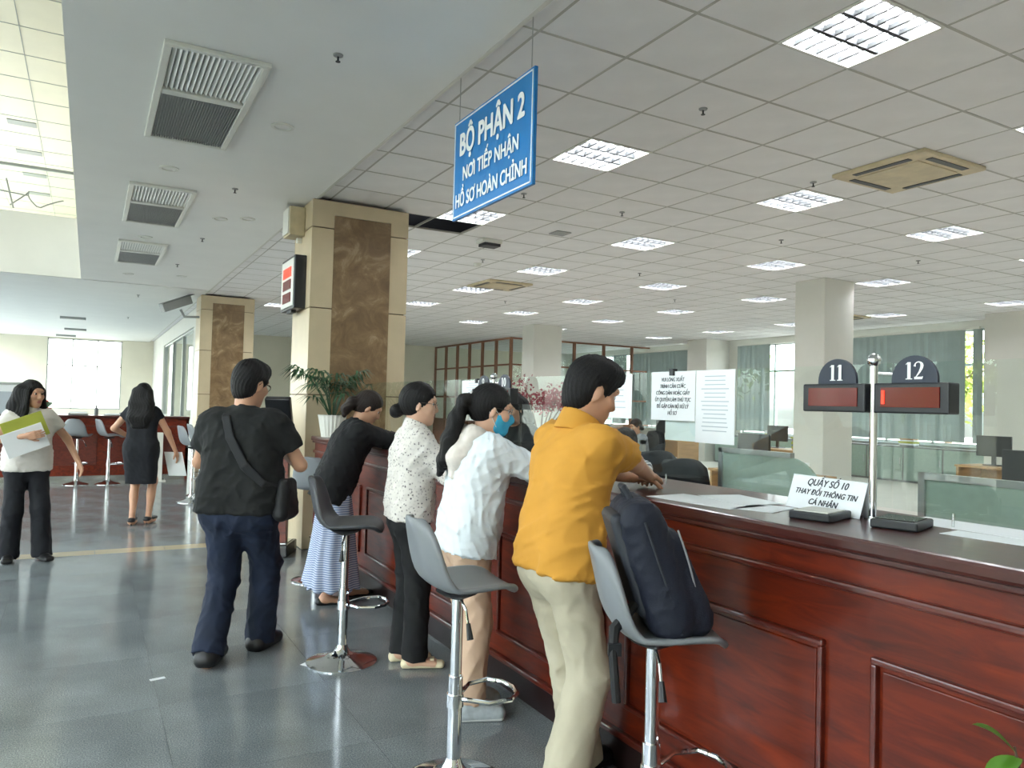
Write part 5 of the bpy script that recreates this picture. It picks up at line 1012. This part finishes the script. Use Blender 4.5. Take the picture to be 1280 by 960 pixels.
# ------------------------------------------------------------------ staff behind the glass
J = person('person', 'staff member with dark hair and dark top standing behind the glass at display 9', (3.15, 5.35), math.radians(195), 1.60, dict(hip=(0, 0, .86), lean=14, wristR=(.42, -.08, 1.2), elbR=(0, -.8, -.5), palmR=(0, 0, -1), wristL=(.42, .12, 1.2), elbL=(0, .8, -.5), palmL=(0, 0, -1), hyaw=10, hpitch=14, skin='skin_pale'), .011)
top_garment(J, 'cloth_black', .1, 1.6, .02, .01, .004, 16, 'jacket'); trousers(J, 'cloth_navy', .05); HP = J['HP']; hair(J, 'long', 'hair_black', [(HP(-.05, 0, .02), .09), (HP(-.07, 0, -.12), .1), (HP(-.07, 0, -.22), .07)])
for q in (-1, 1): shoe(J, q, 'shoe_black')
def seated(label, base, phi, shirt, hm='hair_black', style='short', fem=False, chair=None):
    J = person('person', label, base, phi, 1.62, dict(female=fem, hip=(0, 0, .56), lean=10, wristR=(.42, -.14, .82), elbR=(-.3, -.8, -.5), palmR=(0, 0, -1), wristL=(.42, .14, .82), elbL=(-.3, .8, -.5), palmL=(0, 0, -1), hpitch=14, ankL=(.42, .1, .08), ankR=(.42, -.1, .08)), .012)
    top_garment(J, shirt, .04, .8, .016, .01, .004, 17, 'shirt'); trousers(J, 'cloth_navy', .05)
    for q in (-1, 1): shoe(J, q, 'shoe_black')
    hair(J, style, hm); return J
seated('seated clerk in striped shirt behind the forearm of the man in yellow', (4.17, 5.2), math.radians(190), 'stripe_shirt')
seated('seated clerk in dark shirt behind the divider near display 12', (7.9, 3.2), math.radians(180), 'cloth_black', fem=True, style='bun')
seated('seated clerk in grey shirt at the desk in the middle of the office', (8.3, 10.2), math.radians(180), 'cloth_grey', fem=True, style='bun')
# ------------------------------------------------------------------ navy backpack on the near stool
bx, by, bz = 1.66, 1.90, .79; o = empty('backpack', (bx, by, bz), math.radians(-27)); tag(o, 'navy backpack with silver zip leaning on the stool', 'backpack')
dl_ = nrm(V(-.34, 0, 1)); lt_ = V(0, 1, 0); F = Field(); tfw = np.cross(lt_, dl_)
F.slab(V(-.01, 0, .07), V(-.01, 0, .07)+dl_*.30, lt_, .12, .105, .08, .07, .02, ((V(0, 0, .004), V(0, 0, -1)),)); F.slab(V(.065, 0, .06), V(.06, 0, .06)+dl_*.24, lt_, .105, .09, .06, .045, .015, ((V(0, 0, .004), V(0, 0, -1)),)); F.disp = wrinkle(.003, 1, 21); link('body', np_mesh('body', [F.mesh(.0065, 1)], ['bag_navy']), None, o)
F = Field(); F.slab(V(-.085, 0, .08), V(-.085, 0, .08)+dl_*.29, lt_, .1, .085, .028, .024, .02); link('back_padding', np_mesh('back_padding', [F.mesh(.007, 1)], ['bag_trim']), None, o)
MB().tube([V(.07, -.135, .1)+dl_*q+V(.012*math.sin(q*9), -.005, 0) for q in np.linspace(0, .25, 8)], .0032, 6).build('zip', 'zip_silver', o); MB().tube([V(-.01, -.19, .08)+dl_*q+V(-.02*q, .03*q, 0) for q in np.linspace(0, .3, 8)], .004, 6).build('seam', 'bag_trim', o)
MB().tube([V(-.12, -.04, .4), V(-.15, -.03, .455), V(-.15, .03, .455), V(-.12, .04, .4)], .01, 8).build('carry_handle', 'bag_trim', o, smooth=True); MB().tube([V(-.12, -.1, .1), V(-.19, -.13, .03), V(-.2, -.17, -.03), V(-.19, -.19, -.17)], [.016, .018, .014, .014], 8).build('strap', 'bag_black', o, smooth=True); MB().obox(V(-.195, -.17, -.02), (.02, 0, 0), (0, .008, 0), (0, 0, .018)).build('buckle', 'plastic_dark', o)
